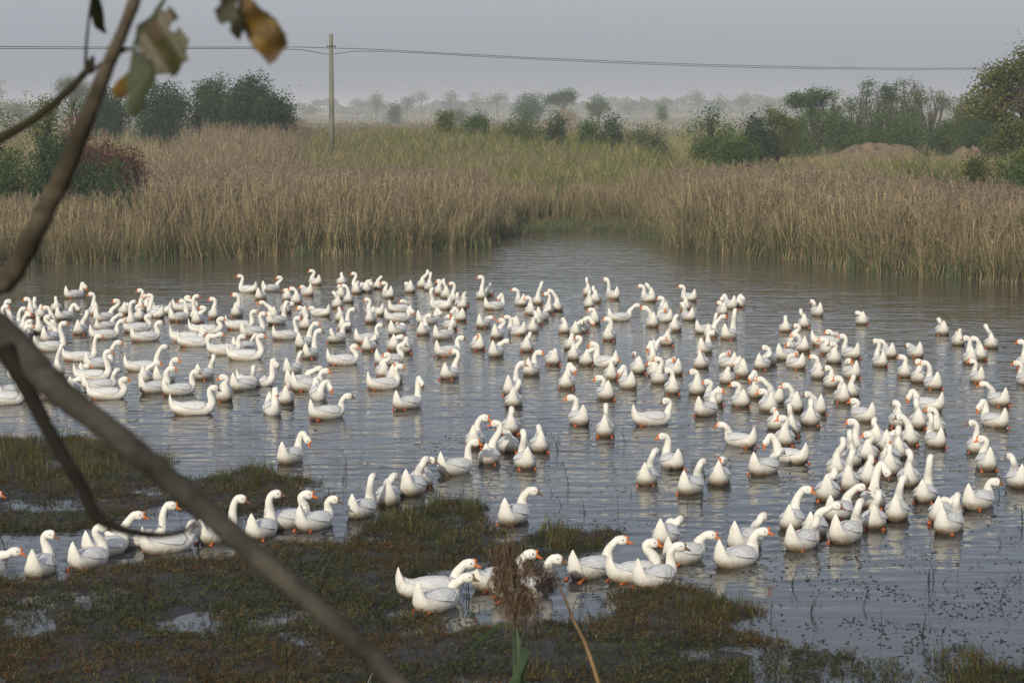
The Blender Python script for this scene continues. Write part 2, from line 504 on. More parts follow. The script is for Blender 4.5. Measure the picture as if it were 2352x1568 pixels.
def reed_field():
    P = []; RZ = []; SC = []; ID = []
    def add(x, y, dens_far):
        pass
    # world-space candidates along wedge
    N = 60000
    d = np.sqrt(rng.uniform(58 ** 2, 235 ** 2, N))
    x = rng.uniform(-0.30, 0.30, N) * d
    d2 = rng.uniform(60, 96, 34000); x2 = rng.uniform(-.32, .32, 34000) * d2
    x = np.concatenate([x, x2]); y = np.concatenate([d, d2])
    s = shore_dist(x, y)
    z = ground_h(x, y)
    u, v = proj(x, y, z + 0 * x)
    n1 = fbm(x * 0.08 + 5, y * 0.05, 4)
    n2 = fbm(x * 0.35, y * 0.35, 3)
    # how deep the dry reeds go behind the shore: deep on the left and in the middle, a narrow belt on the right
    depth = np.interp(u, [-600, 0, 330, 700, 1100, 1400, 1520, 1650, 1900, 2352, 3000], [11, 12, 40, 135, 100, 60, 34, 24, 17, 15, 15])
    near = (s > -0.35) & (s < 3.0)
    body = (s >= 3.0) & (s < depth * (0.85 + 0.4 * n1))
    # the flat green shelf at the head of the inlet stays open
    shelf = (u > 1165 + 40 * n2) & (u < 1530) & (s > -0.5) & (s < 1.6 + 2.2 * n1)
    keep = (near & (rng.random(len(x)) < 0.9)) | (body & (rng.random(len(x)) < np.where(y < 100, 0.75, 0.85)))
    ids = rng.integers(0, 5, len(x)); ids[ids == 4] = 7
    grn = (s < 6) & (rng.random(len(x)) < 0.6) | (body & (n1 > 0.52) & (rng.random(len(x)) < 0.5)) | (rng.random(len(x)) < .1)
    ids = np.where(grn, rng.integers(4, 7, len(x)), ids)
    strip = body & (y > 93 + 9 * n2) & (y < 156) & (u > 700) & (n2 > 0.25)
    ids = np.where(strip & (rng.random(len(x)) < .60 + .35 * smoothstep(.4, .6, n1)), rng.integers(8, 12, len(x)), ids)
    sc = rng.uniform(0.56, 0.94, len(x)) * (0.84 + 0.32 * n1) * np.where(u < 330, .78, 1)
    sc = np.where(near, sc * rng.uniform(0.55, 1.0, len(x)), sc)
    sc = np.where((ids >= 8), sc * 1.6, sc)
    sc = sc * (1 + np.where(u < 690, .28, .07) * smoothstep(105, 150, y))
    sc = np.where((u > 1030) & (u < 1560) & (s < 9) & (ids < 8), sc * .78, sc)
    skirt = (s > -.5) & (s < 1.5) & (rng.random(len(x)) < .42)
    ids = np.where(skirt, rng.choice([12, 13, 5, 6, 0], len(x)), ids); sc = np.where(skirt, np.where(ids >= 12, rng.uniform(1.0, 2.0, len(x)), rng.uniform(.3, .6, len(x))), sc)
    # reeds lower behind, so that the far field shows over them
    sc = sc * np.where((y > 150) & (u > 640), 1.05, 1.0)
    keep &= ~shelf & ~((y > 178) & (u > 640))
    # a gap round the pole foot is not needed: it stands in the reeds
    lowg = shelf & (rng.random(len(x)) < 0.9) & (s > 0.05)
    ids = np.where(lowg, rng.integers(12, 14, len(x)), ids); sc = np.where(lowg, rng.uniform(.5, .9, len(x)), sc)
    keep |= lowg
    # land behind the narrow belt on the right: mixed lower grass
    back = (s >= depth) & (u > 1440) & (y < 140) & (rng.random(len(x)) < 0.34) & ~keep
    ids = np.where(back, np.where(rng.random(len(x)) < .55, rng.choice([0, 3, 5, 6, 8, 9, 10], len(x)), rng.integers(12, 14, len(x))), ids)
    sc = np.where(back, rng.uniform(0.35, 0.62, len(x)) * np.where(ids >= 12, 1.3, 1), sc)
    keep |= back
    backl = (s >= depth) & (u < 700) & (y < 200) & (rng.random(len(x)) < 0.5) & ~keep
    ids = np.where(backl, rng.choice([5, 6, 8, 9, 12], len(x)), ids); sc = np.where(backl, rng.uniform(.6, 1.0, len(x)), sc)
    keep |= backl
    k = keep
    P = np.stack([x, y, np.maximum(z, -0.1)], -1)[k]
    o = instancer('reed_bed', P, rng.uniform(0, 6.28, k.sum()), sc[k], ids[k], REEDS, 0.15)
    tag(o, 'dry brown plumed reeds with green grass filling the far bank of the pond', 'reeds')
reed_field()

# low field cover beyond: short yellow-green grass on the open fields at the right
N = 9000
yy = rng.uniform(120, 330, N); xx = rng.uniform(-0.27, .29, N) * yy
uu, vv = proj(xx, yy, ground_h(xx, yy))
kk = (uu > 1440)
FG = source_collection('field_grass_source', [grass_clump(s, n=46, H=.55, wid=.05, mats=(4, 2), rad=.9, droop=.5) for s in (41, 42, 43)])
o = instancer('field_grass', np.stack([xx, yy, ground_h(xx, yy)], -1)[kk], rng.uniform(0, 6.28, kk.sum()), rng.uniform(.6, 1.3, kk.sum()), rng.integers(0, 3, kk.sum()), FG)
tag(o, 'short yellow green grass covering the open fields behind the reeds', 'grass')

# ------------------------------------------------------------------ weeds in the near shallows
M_W1 = mat_leaf('dark_olive_weed', [(0.0, (0.014, 0.018, 0.006)), (0.5, (0.055, 0.060, 0.014)), (0.85, (0.14, 0.135, 0.03)), (1.0, (0.32, 0.29, 0.08))], 0.2, 0.45, 0.3)
M_W2 = mat_leaf('rusty_brown_weed', [(0.0, (0.018, 0.012, 0.006)), (0.5, (0.085, 0.045, 0.016)), (0.82, (0.20, 0.095, 0.026)), (1.0, (0.45, 0.22, 0.06))], 0.2, 0.5, 0.3)
M_W3 = mat_leaf('black_drowned_weed', [(0.0, (0.006, 0.006, 0.007)), (1.0, (0.03, 0.026, 0.018))], 0.1, 0.35)
M_W4 = mat_leaf('yellow_green_shore_grass', [(0.0, (0.022, 0.030, 0.008)), (0.6, (0.075, 0.085, 0.022)), (1.0, (0.25, 0.22, 0.08))], 0.3, 0.5)
WM = [M_W1, M_W2, M_W3, M_W4]
def weed_tuft(seed, n, H, mats, rad=0.11, lf=0.022):
    rn = random.Random(seed); out = []; mi = []
    for k in range(n):
        a = rn.uniform(0, 6.28); r = rad * math.sqrt(rn.random())
        b = np.array([r * math.cos(a), r * math.sin(a), -0.02])
        h = H * rn.uniform(0.3, 1.0); aa = rn.uniform(0, 6.28); L = rn.uniform(0.02, 0.09)
        tip = b + np.array([L * math.cos(aa), L * math.sin(aa), h])
        mt = rn.choice(mats)
        ribbon(out, mi, b, (b + tip) / 2 + np.array([0, 0, h * .25]), tip, 0.006, 2, mt, rn)
        for q in range(4):
            s = rn.uniform(.3, 1); c = b + (tip - b) * s; a2 = rn.uniform(0, 6.28); l2 = lf * rn.uniform(.7, 1.5)
            e = c + np.array([l2 * math.cos(a2), l2 * math.sin(a2), l2 * rn.uniform(-.2, .7)])
            ribbon(out, mi, c, (c + e) / 2 + np.array([0, 0, .004]), e, lf * .42, 1, mt, rn)
    return quads_mesh('weed_tuft', np.array(out), WM, mi)
def shore_grass(seed, n=22, H=.24):
    rn = random.Random(seed); out = []; mi = []
    for k in range(n):
        a = rn.uniform(0, 6.28); r = .12 * math.sqrt(rn.random())
        b = np.array([r * math.cos(a), r * math.sin(a), -0.03]); aa = rn.uniform(0, 6.28)
        h = H * rn.uniform(.4, 1.05); L = h * rn.uniform(.05, .55); d = np.array([math.cos(aa), math.sin(aa), 0])
        ribbon(out, mi, b, b + d * L * .2 + np.array([0, 0, h * .7]), b + d * L + np.array([0, 0, h]), .008, 3, 3 if rn.random() < .75 else 1, rn)
    return quads_mesh('shore_grass', np.array(out), WM, mi)
def dead_twig(seed):
    rn = random.Random(seed); out = []; mi = []
    for k in range(rn.randint(2, 4)):
        aa = rn.uniform(0, 6.28); h = rn.uniform(.08, .3); L = rn.uniform(.02, .18); d = np.array([math.cos(aa), math.sin(aa), 0])
        b = d * -.02; tip = b + d * L + np.array([0, 0, h * rn.uniform(.4, 1)])
        ribbon(out, mi, b + np.array([0, 0, -.02]), b + d * L * .3 + np.array([0, 0, h]), tip, .008, 4, 2, rn)
        for q in range(3):
            c = b + (tip - b) * rn.uniform(.3, .9); a2 = rn.uniform(0, 6.28); e = c + np.array([.03 * math.cos(a2), .03 * math.sin(a2), .02])
            ribbon(out, mi, c, (c + e) / 2, e, .007, 1, 2, rn)
    return quads_mesh('dead_twig', np.array(out), WM, mi)
WEEDS = source_collection('weed_source',
    [weed_tuft(s, 26, .075, [0, 0, 0, 2]) for s in (1, 2, 3)] + [weed_tuft(s, 26, .075, [1, 0]) for s in (4, 5, 6)] +
    [weed_tuft(s, 16, .05, [2, 2, 0]) for s in (7, 8)] + [shore_grass(s) for s in (9, 10, 11)] + [dead_twig(s) for s in (12, 13, 14, 15)])
N = 150000
y = np.sqrt(rng.uniform(17.0 ** 2, 38 ** 2, N)); x = rng.uniform(-.26, .26, N) * y
dn = weed_density(x, y)
k = rng.random(N) < dn * 0.35
x, y, dn = x[k], y[k], dn[k]; n = len(x)
u, v = proj(x, y, 0 * x)
hue = fbm(x * .9 + 9, y * .8, 5)
ids = np.where(hue > .52, rng.integers(3, 6, n), rng.integers(0, 3, n))
ids = np.where(rng.random(n) < .18, rng.integers(0, 6, n), ids)
ids = np.where((v < 1180) & (rng.random(n) < .45), rng.integers(6, 8, n), ids)
GRASSY = [(960, 1190, 190, 45), (2230, 1520, 90, 60), (620, 1100, 120, 25), (1250, 1250, 130, 35), (120, 1060, 200, 50), (1640, 1400, 90, 30)]
g = np.zeros(n)
for gu, gv, a, b in GRASSY: g = np.maximum(g, np.exp(-((u - gu) / a) ** 2 - ((v - gv) / b) ** 2))
ids = np.where(rng.random(n) < g * .2 + .004, rng.integers(8, 11, n), ids)
lone = dn < .1
ids = np.where(lone, rng.choice([6, 7, 11, 12, 13, 14], n), ids)
ids = np.where(rng.random(n) < .01, rng.integers(11, 15, n), ids)
sc = rng.uniform(.6, 1.35, n)
zb = np.where(lone, 0.0, 0.005)
o = instancer('water_weed', np.stack([x, y, zb], -1), rng.uniform(0, 6.28, n), sc, ids, WEEDS, .15)
tag(o, 'dark olive and rusty weed mats growing in the near muddy shallows', 'water weed')
print('weeds', n)

# dark crumbs of weed floating on the water
M_FLOAT = mat_leaf('floating_weed_crumb', [(0.0, (0.006, 0.007, 0.012)), (0.9, (0.02, 0.02, 0.022)), (1.0, (0.10, 0.10, 0.09))], 0)
N = 170000
y = np.sqrt(rng.uniform(18 ** 2, 58 ** 2, N)); x = rng.uniform(-.24, .25, N) * y
u, v = proj(x, y, 0 * x)
dens = 0.05 * smoothstep(900, 1200, v) + 0.9 * np.exp(-((u - 2150) / 420) ** 2 - ((v - 1390) / 95) ** 2) + .45 * np.exp(-((u - 1950) / 110) ** 2 - ((v - 1110) / 70) ** 2) \
    + .3 * np.exp(-((u - 1560) / 260) ** 2 - ((v - 1260) / 30) ** 2) + .22 * np.exp(-((u - 1150) / 200) ** 2 - ((v - 1040) / 50) ** 2) + .3 * np.exp(-((u - 2250) / 160) ** 2 - ((v - 1120) / 60) ** 2) + .004
dens = dens * smoothstep(.40, .62, fbm(x * 1.4 + 70, y * 1.1, 4))
k = rng.random(N) < dens * .75
x, y = x[k], y[k]; n = len(x)
a = rng.uniform(0, 6.28, n); l = rng.uniform(.006, .020, n) * (1 + (rng.random(n) < .05) * 2.0); w = rng.uniform(.006, .014, n)
ca, sa = np.cos(a), np.sin(a); zt = rng.uniform(.004, .014, n)
Q = np.zeros((n, 4, 3))
for j, (p_, q_, zz) in enumerate(((-1, -1, 0), (1, -1, .3), (1, 1, 1), (-1, 1, .5))):
    Q[:, j, 0] = x + p_ * l * ca - q_ * w * sa; Q[:, j, 1] = y + p_ * l * sa + q_ * w * ca; Q[:, j, 2] = .002 + zz * zt
me = quads_mesh('floating_weed', Q, M_FLOAT)
o = bpy.data.objects.new('floating_weed', me); COL.objects.link(o)
tag(o, 'tiny dark crumbs of weed floating scattered over the water', 'floating weed', kind='stuff')
# ------------------------------------------------------------------ trees and bushes
def bark(name, c1, c2, scale=14, bumpd=0.01):
    t = NT(name); p = t.obj()
    nz = t.noise(p, scale, 6, .65); n2 = t.noise(p, scale * .25, 3)
    c = t.mix(t.math('MULTIPLY', n2, .9), t.ramp(nz, [(.3, c2), (.7, c1)]), c2)
    t.col(c); t.b.inputs['Roughness'].default_value = .9; t.b.inputs['Specular IOR Level'].default_value = .15
    t.bump(nz, .7, bumpd)
    return t.m
M_BARK = bark('grey_brown_bark', (0.14, 0.12, 0.09), (0.06, 0.05, 0.035), 6, .02)
LEAFM = {
 'dark': mat_leaf('dark_tree_leaf', [(0, (0.012, 0.034, 0.012)), (.6, (0.030, 0.072, 0.020)), (1, (0.075, 0.125, 0.03))], .25),
 'mid': mat_leaf('mid_green_leaf', [(0, (0.025, 0.055, 0.014)), (.6, (0.068, 0.125, 0.028)), (1, (0.16, 0.21, 0.05))], .3),
 'olive': mat_leaf('olive_leaf', [(0, (0.051, 0.080, 0.016)), (.5, (0.123, 0.160, 0.029)), (.9, (0.217, 0.224, 0.039)), (1, (0.377, 0.224, 0.039))], .35),
 'autumn': mat_leaf('turning_leaf', [(0, (0.043, 0.072, 0.018)), (.5, (0.109, 0.136, 0.029)), (.82, (0.232, 0.192, 0.039)), (1, (0.493, 0.208, 0.046))], .35),
 'red': mat_leaf('dark_red_leaf', [(0, (0.043, 0.026, 0.018)), (.6, (0.123, 0.045, 0.029)), (1, (0.232, 0.088, 0.046))], .25),
 'grey': mat_leaf('dusty_grey_green_leaf', [(0, (0.072, 0.088, 0.046)), (.6, (0.145, 0.176, 0.085)), (1, (0.275, 0.288, 0.143))], .3),
 'dry': mat_leaf('dry_scrub_leaf', [(0, (0.116, 0.088, 0.046)), (.6, (0.275, 0.208, 0.104)), (1, (0.464, 0.368, 0.182))], .2),
}
def tube(path, radii, seg=6):
    V = []; F = []
    path = [Vector(p) for p in path]
    prev = None
    for i, p in enumerate(path):
        T = (path[min(i + 1, len(path) - 1)] - path[max(i - 1, 0)]).normalized()
        if prev is None:
            s = T.orthogonal().normalized()
        else:
            s = (prev - T * prev.dot(T)).normalized()
        prev = s; b = T.cross(s)
        for k in range(seg):
            a = 2 * math.pi * k / seg
            V.append(p + (s * math.cos(a) + b * math.sin(a)) * radii[i])
        if i:
            o = (i - 1) * seg
            for k in range(seg):
                F.append((o + k, o + (k + 1) % seg, o + seg + (k + 1) % seg, o + seg + k))
    F.append(tuple(range(seg))[::-1]); n = len(V) - seg
    F.append(tuple(range(n, n + seg)))
    return V, F
def merge(parts):
    V = []; F = []
    for v, f in parts:
        o = len(V); V += list(v); F += [tuple(i + o for i in q) for q in f]
    return V, F

def crown_quads(rg, blobs, n, leaf, clump=10, fill=.55):
    tot = sum(b[3] * b[4] * b[5] for b in blobs)
    Q = []
    for (cx, cy_, cz, rx, ry, rz) in blobs:
        m = max(1, int(n * (rx * ry * rz) / tot / clump))
        d = rg.normal(0, 1, (m, 3)); d /= np.linalg.norm(d, axis=1)[:, None]
        r = rg.random(m) ** (fill / 2)
        lump = 0.78 + 0.42 * vnoise(d[:, 0] * 2.3 + cx * 3 + 50, d[:, 2] * 2.3 + d[:, 1] * 1.7 + 50)
        c = d * (r * lump)[:, None] * np.array([rx, ry, rz]) + np.array([cx, cy_, cz])
        cs = leaf * 1.9
        pts = (c[:, None, :] + rg.normal(0, cs, (m, clump, 3)) * np.array([1, 1, .6])).reshape(-1, 3)
        k = len(pts)
        a = rg.normal(0, 1, (k, 3)); a[:, 2] *= .6; a /= np.linalg.norm(a, axis=1)[:, None]
        b = rg.normal(0, 1, (k, 3)); b -= a * (a * b).sum(1)[:, None]; b /= np.linalg.norm(b, axis=1)[:, None]
        L = (leaf * rg.uniform(.55, 1.2, k))[:, None]; W = L * .55
        Q.append(np.stack([pts - a * L * .5, pts + b * W * .5, pts + a * L * .5, pts - b * W * .5], 1))
    return np.concatenate(Q)

TSEED = [100]
def tree(name, label, cat, base, blobs, leaf, n, kind, trunk_r=.12, group=None, limbs=True, trunk_h=None, lean=(0, 0), bare=0, clump=10, fill=.55, twigs=0):
    """blobs relative to base; a thing > trunk, crown"""
    TSEED[0] += 1; rg = np.random.default_rng(TSEED[0]); rn = random.Random(TSEED[0])
    root = empty(name, base); tag(root, label, cat, group)
    zs = [b[2] for b in blobs]
    th = trunk_h or (min(zs) * .8 + max(zs) * .2)
    parts = []
    main = [(0, 0, -.3), (lean[0] * .3, lean[1] * .3, th * .35), (lean[0] * .7, lean[1] * .7, th * .7), (lean[0], lean[1], th)]
    parts.append(tube(main, [trunk_r * 1.25, trunk_r, trunk_r * .8, trunk_r * .6], 7))
    for b in blobs:
        for q in range(2 + bare):
            s = rn.uniform(.45, 1.0); st = Vector((lean[0] * s, lean[1] * s, th * s))
            e = Vector((b[0] + rn.uniform(-.6, .6) * b[3], b[1] + rn.uniform(-.6, .6) * b[4], b[2] + rn.uniform(-.1, .8) * b[5]))
            m = (st + e) / 2 + Vector((rn.uniform(-.12, .12), rn.uniform(-.12, .12), rn.uniform(0, .12))) * (e - st).length
            parts.append(tube([st, m, e], [trunk_r * .5, trunk_r * .3, trunk_r * .1], 5))
            for w in range(twigs):
                s2 = rn.uniform(.35, 1); c0 = m.lerp(e, s2)
                e2 = c0 + Vector((rn.gauss(0, .3), rn.gauss(0, .3), rn.uniform(.1, .7))) * b[3] * .8
                parts.append(tube([c0, (c0 + e2) / 2 + Vector((0, 0, .05)), e2], [trunk_r * .14, trunk_r * .1, trunk_r * .05], 4))
    V, F = merge(parts)
    mesh_obj('trunk', V, F, M_BARK, root)
    me = quads_mesh('crown', crown_quads(rg, blobs, n, leaf, clump, fill), LEAFM[kind])
    link(bpy.data.objects.new('crown', me), root)
    return root
def place(u, y):
    p = at_y(u, 300, y); x = p.x
    return (x, y, float(ground_h(np.array([x]), np.array([float(y)]))[0]))
def z_at(v, y):      # height above ground datum of picture row v at distance y
    return at_y(CX, v, y).z
def px2m(y): return y / FPX

def auto_tree(name, label, cat, u0, u1, vt, y, kind, leaf=.16, n=6000, shape='round', group=None, **kw):
    """crown spans u0..u1 with its top at row vt, standing at distance y"""
    base = place((u0 + u1) / 2, y); H = z_at(vt, y) - base[2]; W = (u1 - u0) * px2m(y) / 2
    rn = random.Random(int(u0 * 7 + vt))
    blobs = []
    if shape == 'round':
        blobs.append((0, 0, H * .55, W * .8, W * .8, H * .42))
        for k in range(7):
            a = rn.uniform(0, 6.28); r = W * rn.uniform(.3, .62); hh = H * rn.uniform(.3, .78)
            sz = W * rn.uniform(.32, .48)
            blobs.append((r * math.cos(a), r * math.sin(a), hh, sz, sz, min(sz, H * .25)))
    elif shape == 'bush':
        for k in range(9):
            a = rn.uniform(0, 6.28); r = W * rn.uniform(0, .72); sz = W * rn.uniform(.3, .45)
            hh = H * rn.uniform(.25, .82) * (1 - .45 * (r / W) ** 2)
            blobs.append((r * math.cos(a), r * math.sin(a) * .8, hh, sz, sz, H * .2))
        blobs.append((0, 0, H * .32, W * .75, W * .6, H * .3))
    elif shape == 'tall':
        for k in range(8):
            hh = H * rn.uniform(.4, .93); sz = W * rn.uniform(.3, .65)
            blobs.append((rn.uniform(-.6, .6) * W, rn.uniform(-.6, .6) * W, hh, sz, sz, H * rn.uniform(.05, .1)))
        blobs.append((0, 0, H * .93, W * .3, W * .3, H * .06))
    elif shape == 'scrub':
        for k in range(14):
            a = rn.uniform(-1, 1); hh = H * rn.uniform(.3, .96) * (1 - .12 * a * a); sz = W * rn.uniform(.12, .3)
            blobs.append((a * W, rn.uniform(-.5, .5) * W, hh, sz, sz, H * rn.uniform(.04, .1)))
    elif shape == 'umbrella':
        for k in range(9):
            a = rn.uniform(0, 6.28); r = W * rn.uniform(.15, .75); sz = W * rn.uniform(.25, .4)
            blobs.append((r * math.cos(a), r * math.sin(a), H * (.9 - .35 * (r / W)), sz, sz, H * .12))
    return tree(name, label, cat, base, blobs, leaf, n, kind, trunk_r=max(.05, H * .022), group=group, **kw)

G1 = 'dark rounded trees behind the reeds at left'
auto_tree('bushy_tree', 'dark green bushy tree behind the big hanging leaf, leftmost of the close row', 'tree', 300, 442, 178, 150, 'dark', .17, 17000, group=G1)
auto_tree('bushy_tree', 'yellowish green rounded tree in the middle of the dense row left of the pole', 'tree', 432, 545, 166, 153, 'mid', .17, 17000, group=G1)
auto_tree('bushy_tree', 'tallest dark green tree of the row, nearest on the left of the pole', 'tree', 515, 640, 160, 148, 'dark', .17, 20000, group=G1)
auto_tree('bushy_tree', 'low dark tree sloping down at the right end of the row left of the pole', 'tree', 585, 678, 205, 145, 'dark', .17, 13000, group=G1)
auto_tree('bushy_tree', 'dark green tree seen between the leaning branch and the hanging leaf', 'tree', 175, 310, 190, 160, 'dark', .17, 12000, group=G1)
auto_tree('hazy_tree', 'blue grey hazy feathery tree rising behind the sapling at far left', 'tree', 110, 220, 165, 330, 'grey', .26, 5000, shape='umbrella')
auto_tree('hazy_tree', 'thin airy tree cut by the left edge against the sky', 'tree', -70, 24, 146, 300, 'grey', .24, 2600, shape='round', fill=1.1)
auto_tree('field_bush', 'grey hazy bush on the field edge at the far left', 'bush', -10, 105, 214, 420, 'grey', .3, 2500, shape='bush')
auto_tree('sapling', 'leafy green sapling with open twigs left of the leaning branch', 'tree', 50, 160, 205, 92, 'olive', .13, 1500, shape='umbrella', bare=2, clump=7, fill=1.0)
auto_tree('sapling', 'dark leafed sapling standing beside the leaning branch', 'tree', 130, 215, 218, 96, 'mid', .12, 1600, shape='tall', bare=2, clump=7, fill=1.0)
auto_tree('sapling', 'green sapling cut by the left edge over the brown scrub', 'tree', -50, 40, 246, 82, 'mid', .12, 1300, shape='tall', clump=7)
auto_tree('scrub_bush', 'dark green scrub bush with bare twigs at the left edge of the reeds', 'bush', -90, 150, 285, 79.5, 'mid', .10, 18000, shape='bush', bare=3, fill=.9)
auto_tree('scrub_bush', 'dark green bush right below the leafy sapling', 'bush', 40, 225, 300, 79, 'dark', .10, 16000, shape='bush', bare=3, fill=.9)
auto_tree('red_bush', 'dark red leafed bush behind the leaning branch', 'bush', 120, 300, 248, 82, 'red', .10, 15000, shape='bush', bare=2, fill=.8)
auto_tree('red_bush', 'purple red bush with pale seed tufts below the hanging leaf', 'bush', 215, 358, 246, 81, 'red', .10, 14000, shape='bush', bare=3, fill=.8)
auto_tree('scrub_bush', 'low dark green bush at the foot of the dark red bushes', 'bush', 175, 350, 362, 78, 'dark', .09, 9000, shape='bush', bare=2)

G2 = 'low green bushes at the far edge of the reeds'
for (u0, u1, vt, y, k, lab) in [
  (1000, 1052, 243, 165, 'olive', 'small yellow green bush at the left end of the row right of the pole'),
  (1040, 1122, 244, 162, 'mid', 'rounded green bush, second from the left in the field edge row'),
  (1135, 1180, 262, 165, 'olive', 'low light green bush left of the taller bush below the twin trees'),
  (1165, 1245, 248, 158, 'mid', 'bright green bush standing below the left twin tree'),
  (1240, 1305, 255, 154, 'dark', 'dark brownish bush below the flat topped tree'),
  (1320, 1385, 268, 152, 'mid', 'low green bush below the small round tree'),
  (1378, 1442, 250, 150, 'dark', 'pointed dark green bush right of the small round tree'),
  (1440, 1560, 275, 148, 'grey', 'low dusty yellow green scrub between the pointed bush and the shrub')]:
    auto_tree('field_bush', lab, 'bush', u0, u1, vt, y - 14, k, .14, 7500, shape='bush', group=G2)
auto_tree('field_tree', 'hazy domed tree, left one of the twin trees in the middle distance', 'tree', 1172, 1262, 207, 420, 'mid', .32, 5200)
auto_tree('field_tree', 'hazy flat topped tree, right one of the twin trees in the middle distance', 'tree', 1245, 1345, 200, 410, 'mid', .30, 4600, shape='umbrella', bare=1)
auto_tree('field_tree', 'small round hazy tree alone right of the twin trees', 'tree', 1354, 1398, 214, 400, 'mid', .28, 3200, shape='tall')
auto_tree('field_bush', 'wide brown dry scrub under the flat topped tree', 'bush', 1225, 1360, 238, 330, 'dry', .22, 3000, shape='bush')
auto_tree('field_bush', 'small dark green bush alone on the field right of the pole', 'bush', 886, 926, 231, 520, 'mid', .35, 2200, shape='bush')
auto_tree('field_bush', 'faint low bush on the field behind the left end of the bush row', 'bush', 1025, 1085, 238, 480, 'mid', .3, 2000, shape='bush')
auto_tree('field_tree', 'faint little tree between the pointed bush and the far woods', 'tree', 1508, 1532, 243, 420, 'mid', .28, 1200, shape='tall')

G3 = 'scrub and thin trees on the bank at right'
auto_tree('leafy_shrub', 'green leafy shrub with an upright shoot left of the dark rounded bush', 'bush', 1572, 1690, 246, 122, 'mid', .14, 6500, shape='bush')
auto_tree('leafy_shrub', 'thin upright shoot tree growing out of the green shrub', 'tree', 1612, 1650, 238, 123, 'mid', .14, 1000, shape='tall')
auto_tree('leafy_shrub', 'low bright green bush at the foot of the dark rounded bush', 'bush', 1600, 1790, 292, 112, 'mid', .12, 6500, shape='bush')
auto_tree('dark_bush', 'dark rounded bush in front of the small white marker post', 'bush', 1684, 1782, 246, 128, 'dark', .14, 8000, shape='bush')
auto_tree('dark_bush', 'open reddish tipped bush on the right of the dark rounded bush', 'bush', 1745, 1822, 240, 130, 'autumn', .13, 4500, shape='scrub', bare=1, trunk_h=1, fill=1)
auto_tree('scrub_tree', 'spreading green scrub tree at the left end of the right bank', 'tree', 1812, 1945, 200, 165, 'mid', .17, 11000, shape='scrub', bare=1, trunk_h=1.0, group=G3)
for i, (u0, u1, vt, k, lab) in enumerate([
  (1868, 1932, 190, 'grey', 'thin open topped tree just right of the spreading scrub tree'),
  (1940, 1990, 186, 'mid', 'slender grey green tree near the middle of the right bank scrub'),
  (1985, 2040, 180, 'grey', 'tallest thin twiggy tree in the middle of the right bank scrub'),
  (2030, 2080, 184, 'mid', 'slender leafy topped tree right of the tallest twiggy one'),
  (2072, 2112, 178, 'grey', 'bare twiggy tree with a tuft of leaves near the right bank end'),
  (2105, 2165, 188, 'grey', 'thin branching tree at the right end of the scrub trees'),
  (2190, 2228, 205, 'autumn', 'lone thin stem tree in the gap left of the big right tree')]):
    auto_tree('scrub_tree', lab, 'tree', u0 - 8, u1 + 8, vt, 168 + (i % 3) * 5, k, .16, 2300, shape='scrub', bare=1, twigs=2, fill=1.3, clump=7, trunk_h=1.2, group=G3)
for (u0, u1, vt, y, k, lab) in [
  (1880, 1990, 240, 160, 'mid', 'green undergrowth bush below the spreading scrub tree'),
  (1960, 2070, 246, 162, 'mid', 'dusty green undergrowth bush behind the dry mound'),
  (2050, 2130, 238, 161, 'mid', 'green undergrowth bush right behind the dry mound'),
  (2120, 2215, 256, 158, 'mid', 'dark green undergrowth bush right of the dry mound'),
  (2185, 2290, 244, 156, 'olive', 'feathery green bush left below the big right tree'),
  (1800, 1870, 262, 156, 'mid', 'low dark bush at the left foot of the spreading scrub tree'),
  (2180, 2360, 262, 150, 'dark', 'dark hedge like bush behind the trunk of the big right tree')]:
    auto_tree('bank_bush', lab, 'bush', u0 - 12, u1 + 12, vt, y, k, .15, 9000, shape='bush', group='undergrowth bushes on the right bank')

# the big tree at the right edge
y = 112.0; b = place(2345, y); m = px2m(y)
def rel(u, v, r, rz=None, dy=0):
    return ((u - 2345) * m, dy, z_at(v, y) - b[2], r * m, r * m, (rz or r) * m)
bl = [rel(2340, 165, 42, 28), rel(2290, 178, 38, 26), rel(2395, 150, 50, 50), rel(2345, 118, 13, 20), rel(2270, 215, 34, 24), rel(2330, 218, 40, 28, 1), rel(2250, 245, 30, 24, -1),
      rel(2390, 220, 45, 40), rel(2290, 262, 36, 20), rel(2330, 300, 46, 28, -1), rel(2375, 310, 45, 30), rel(2300, 330, 34, 22), rel(2225, 240, 16, 26), rel(2420, 90, 50, 40)]
tree('autumn_tree', 'big green and rusty leafed tree cut by the right edge, wires behind it', 'tree', b, bl, .17, 24000, 'autumn', trunk_r=.13, lean=(.4, 0), trunk_h=4.2, bare=1, twigs=1, fill=1.0, clump=8)
for (u0, u1, vt, y, k, lab) in [
  (2190, 2290, 352, 82, 'autumn', 'rusty tinged bush under the big right tree'),
  (2262, 2400, 342, 79, 'mid', 'dark green bush at the right edge above the reeds'),
  (2330, 2420, 322, 84, 'olive', 'olive bush cut by the right edge below the big tree')]:
    auto_tree('shore_bush', lab, 'bush', u0, u1, vt, y, k, .11, 8000, shape='bush', group='bushes under the big right tree')

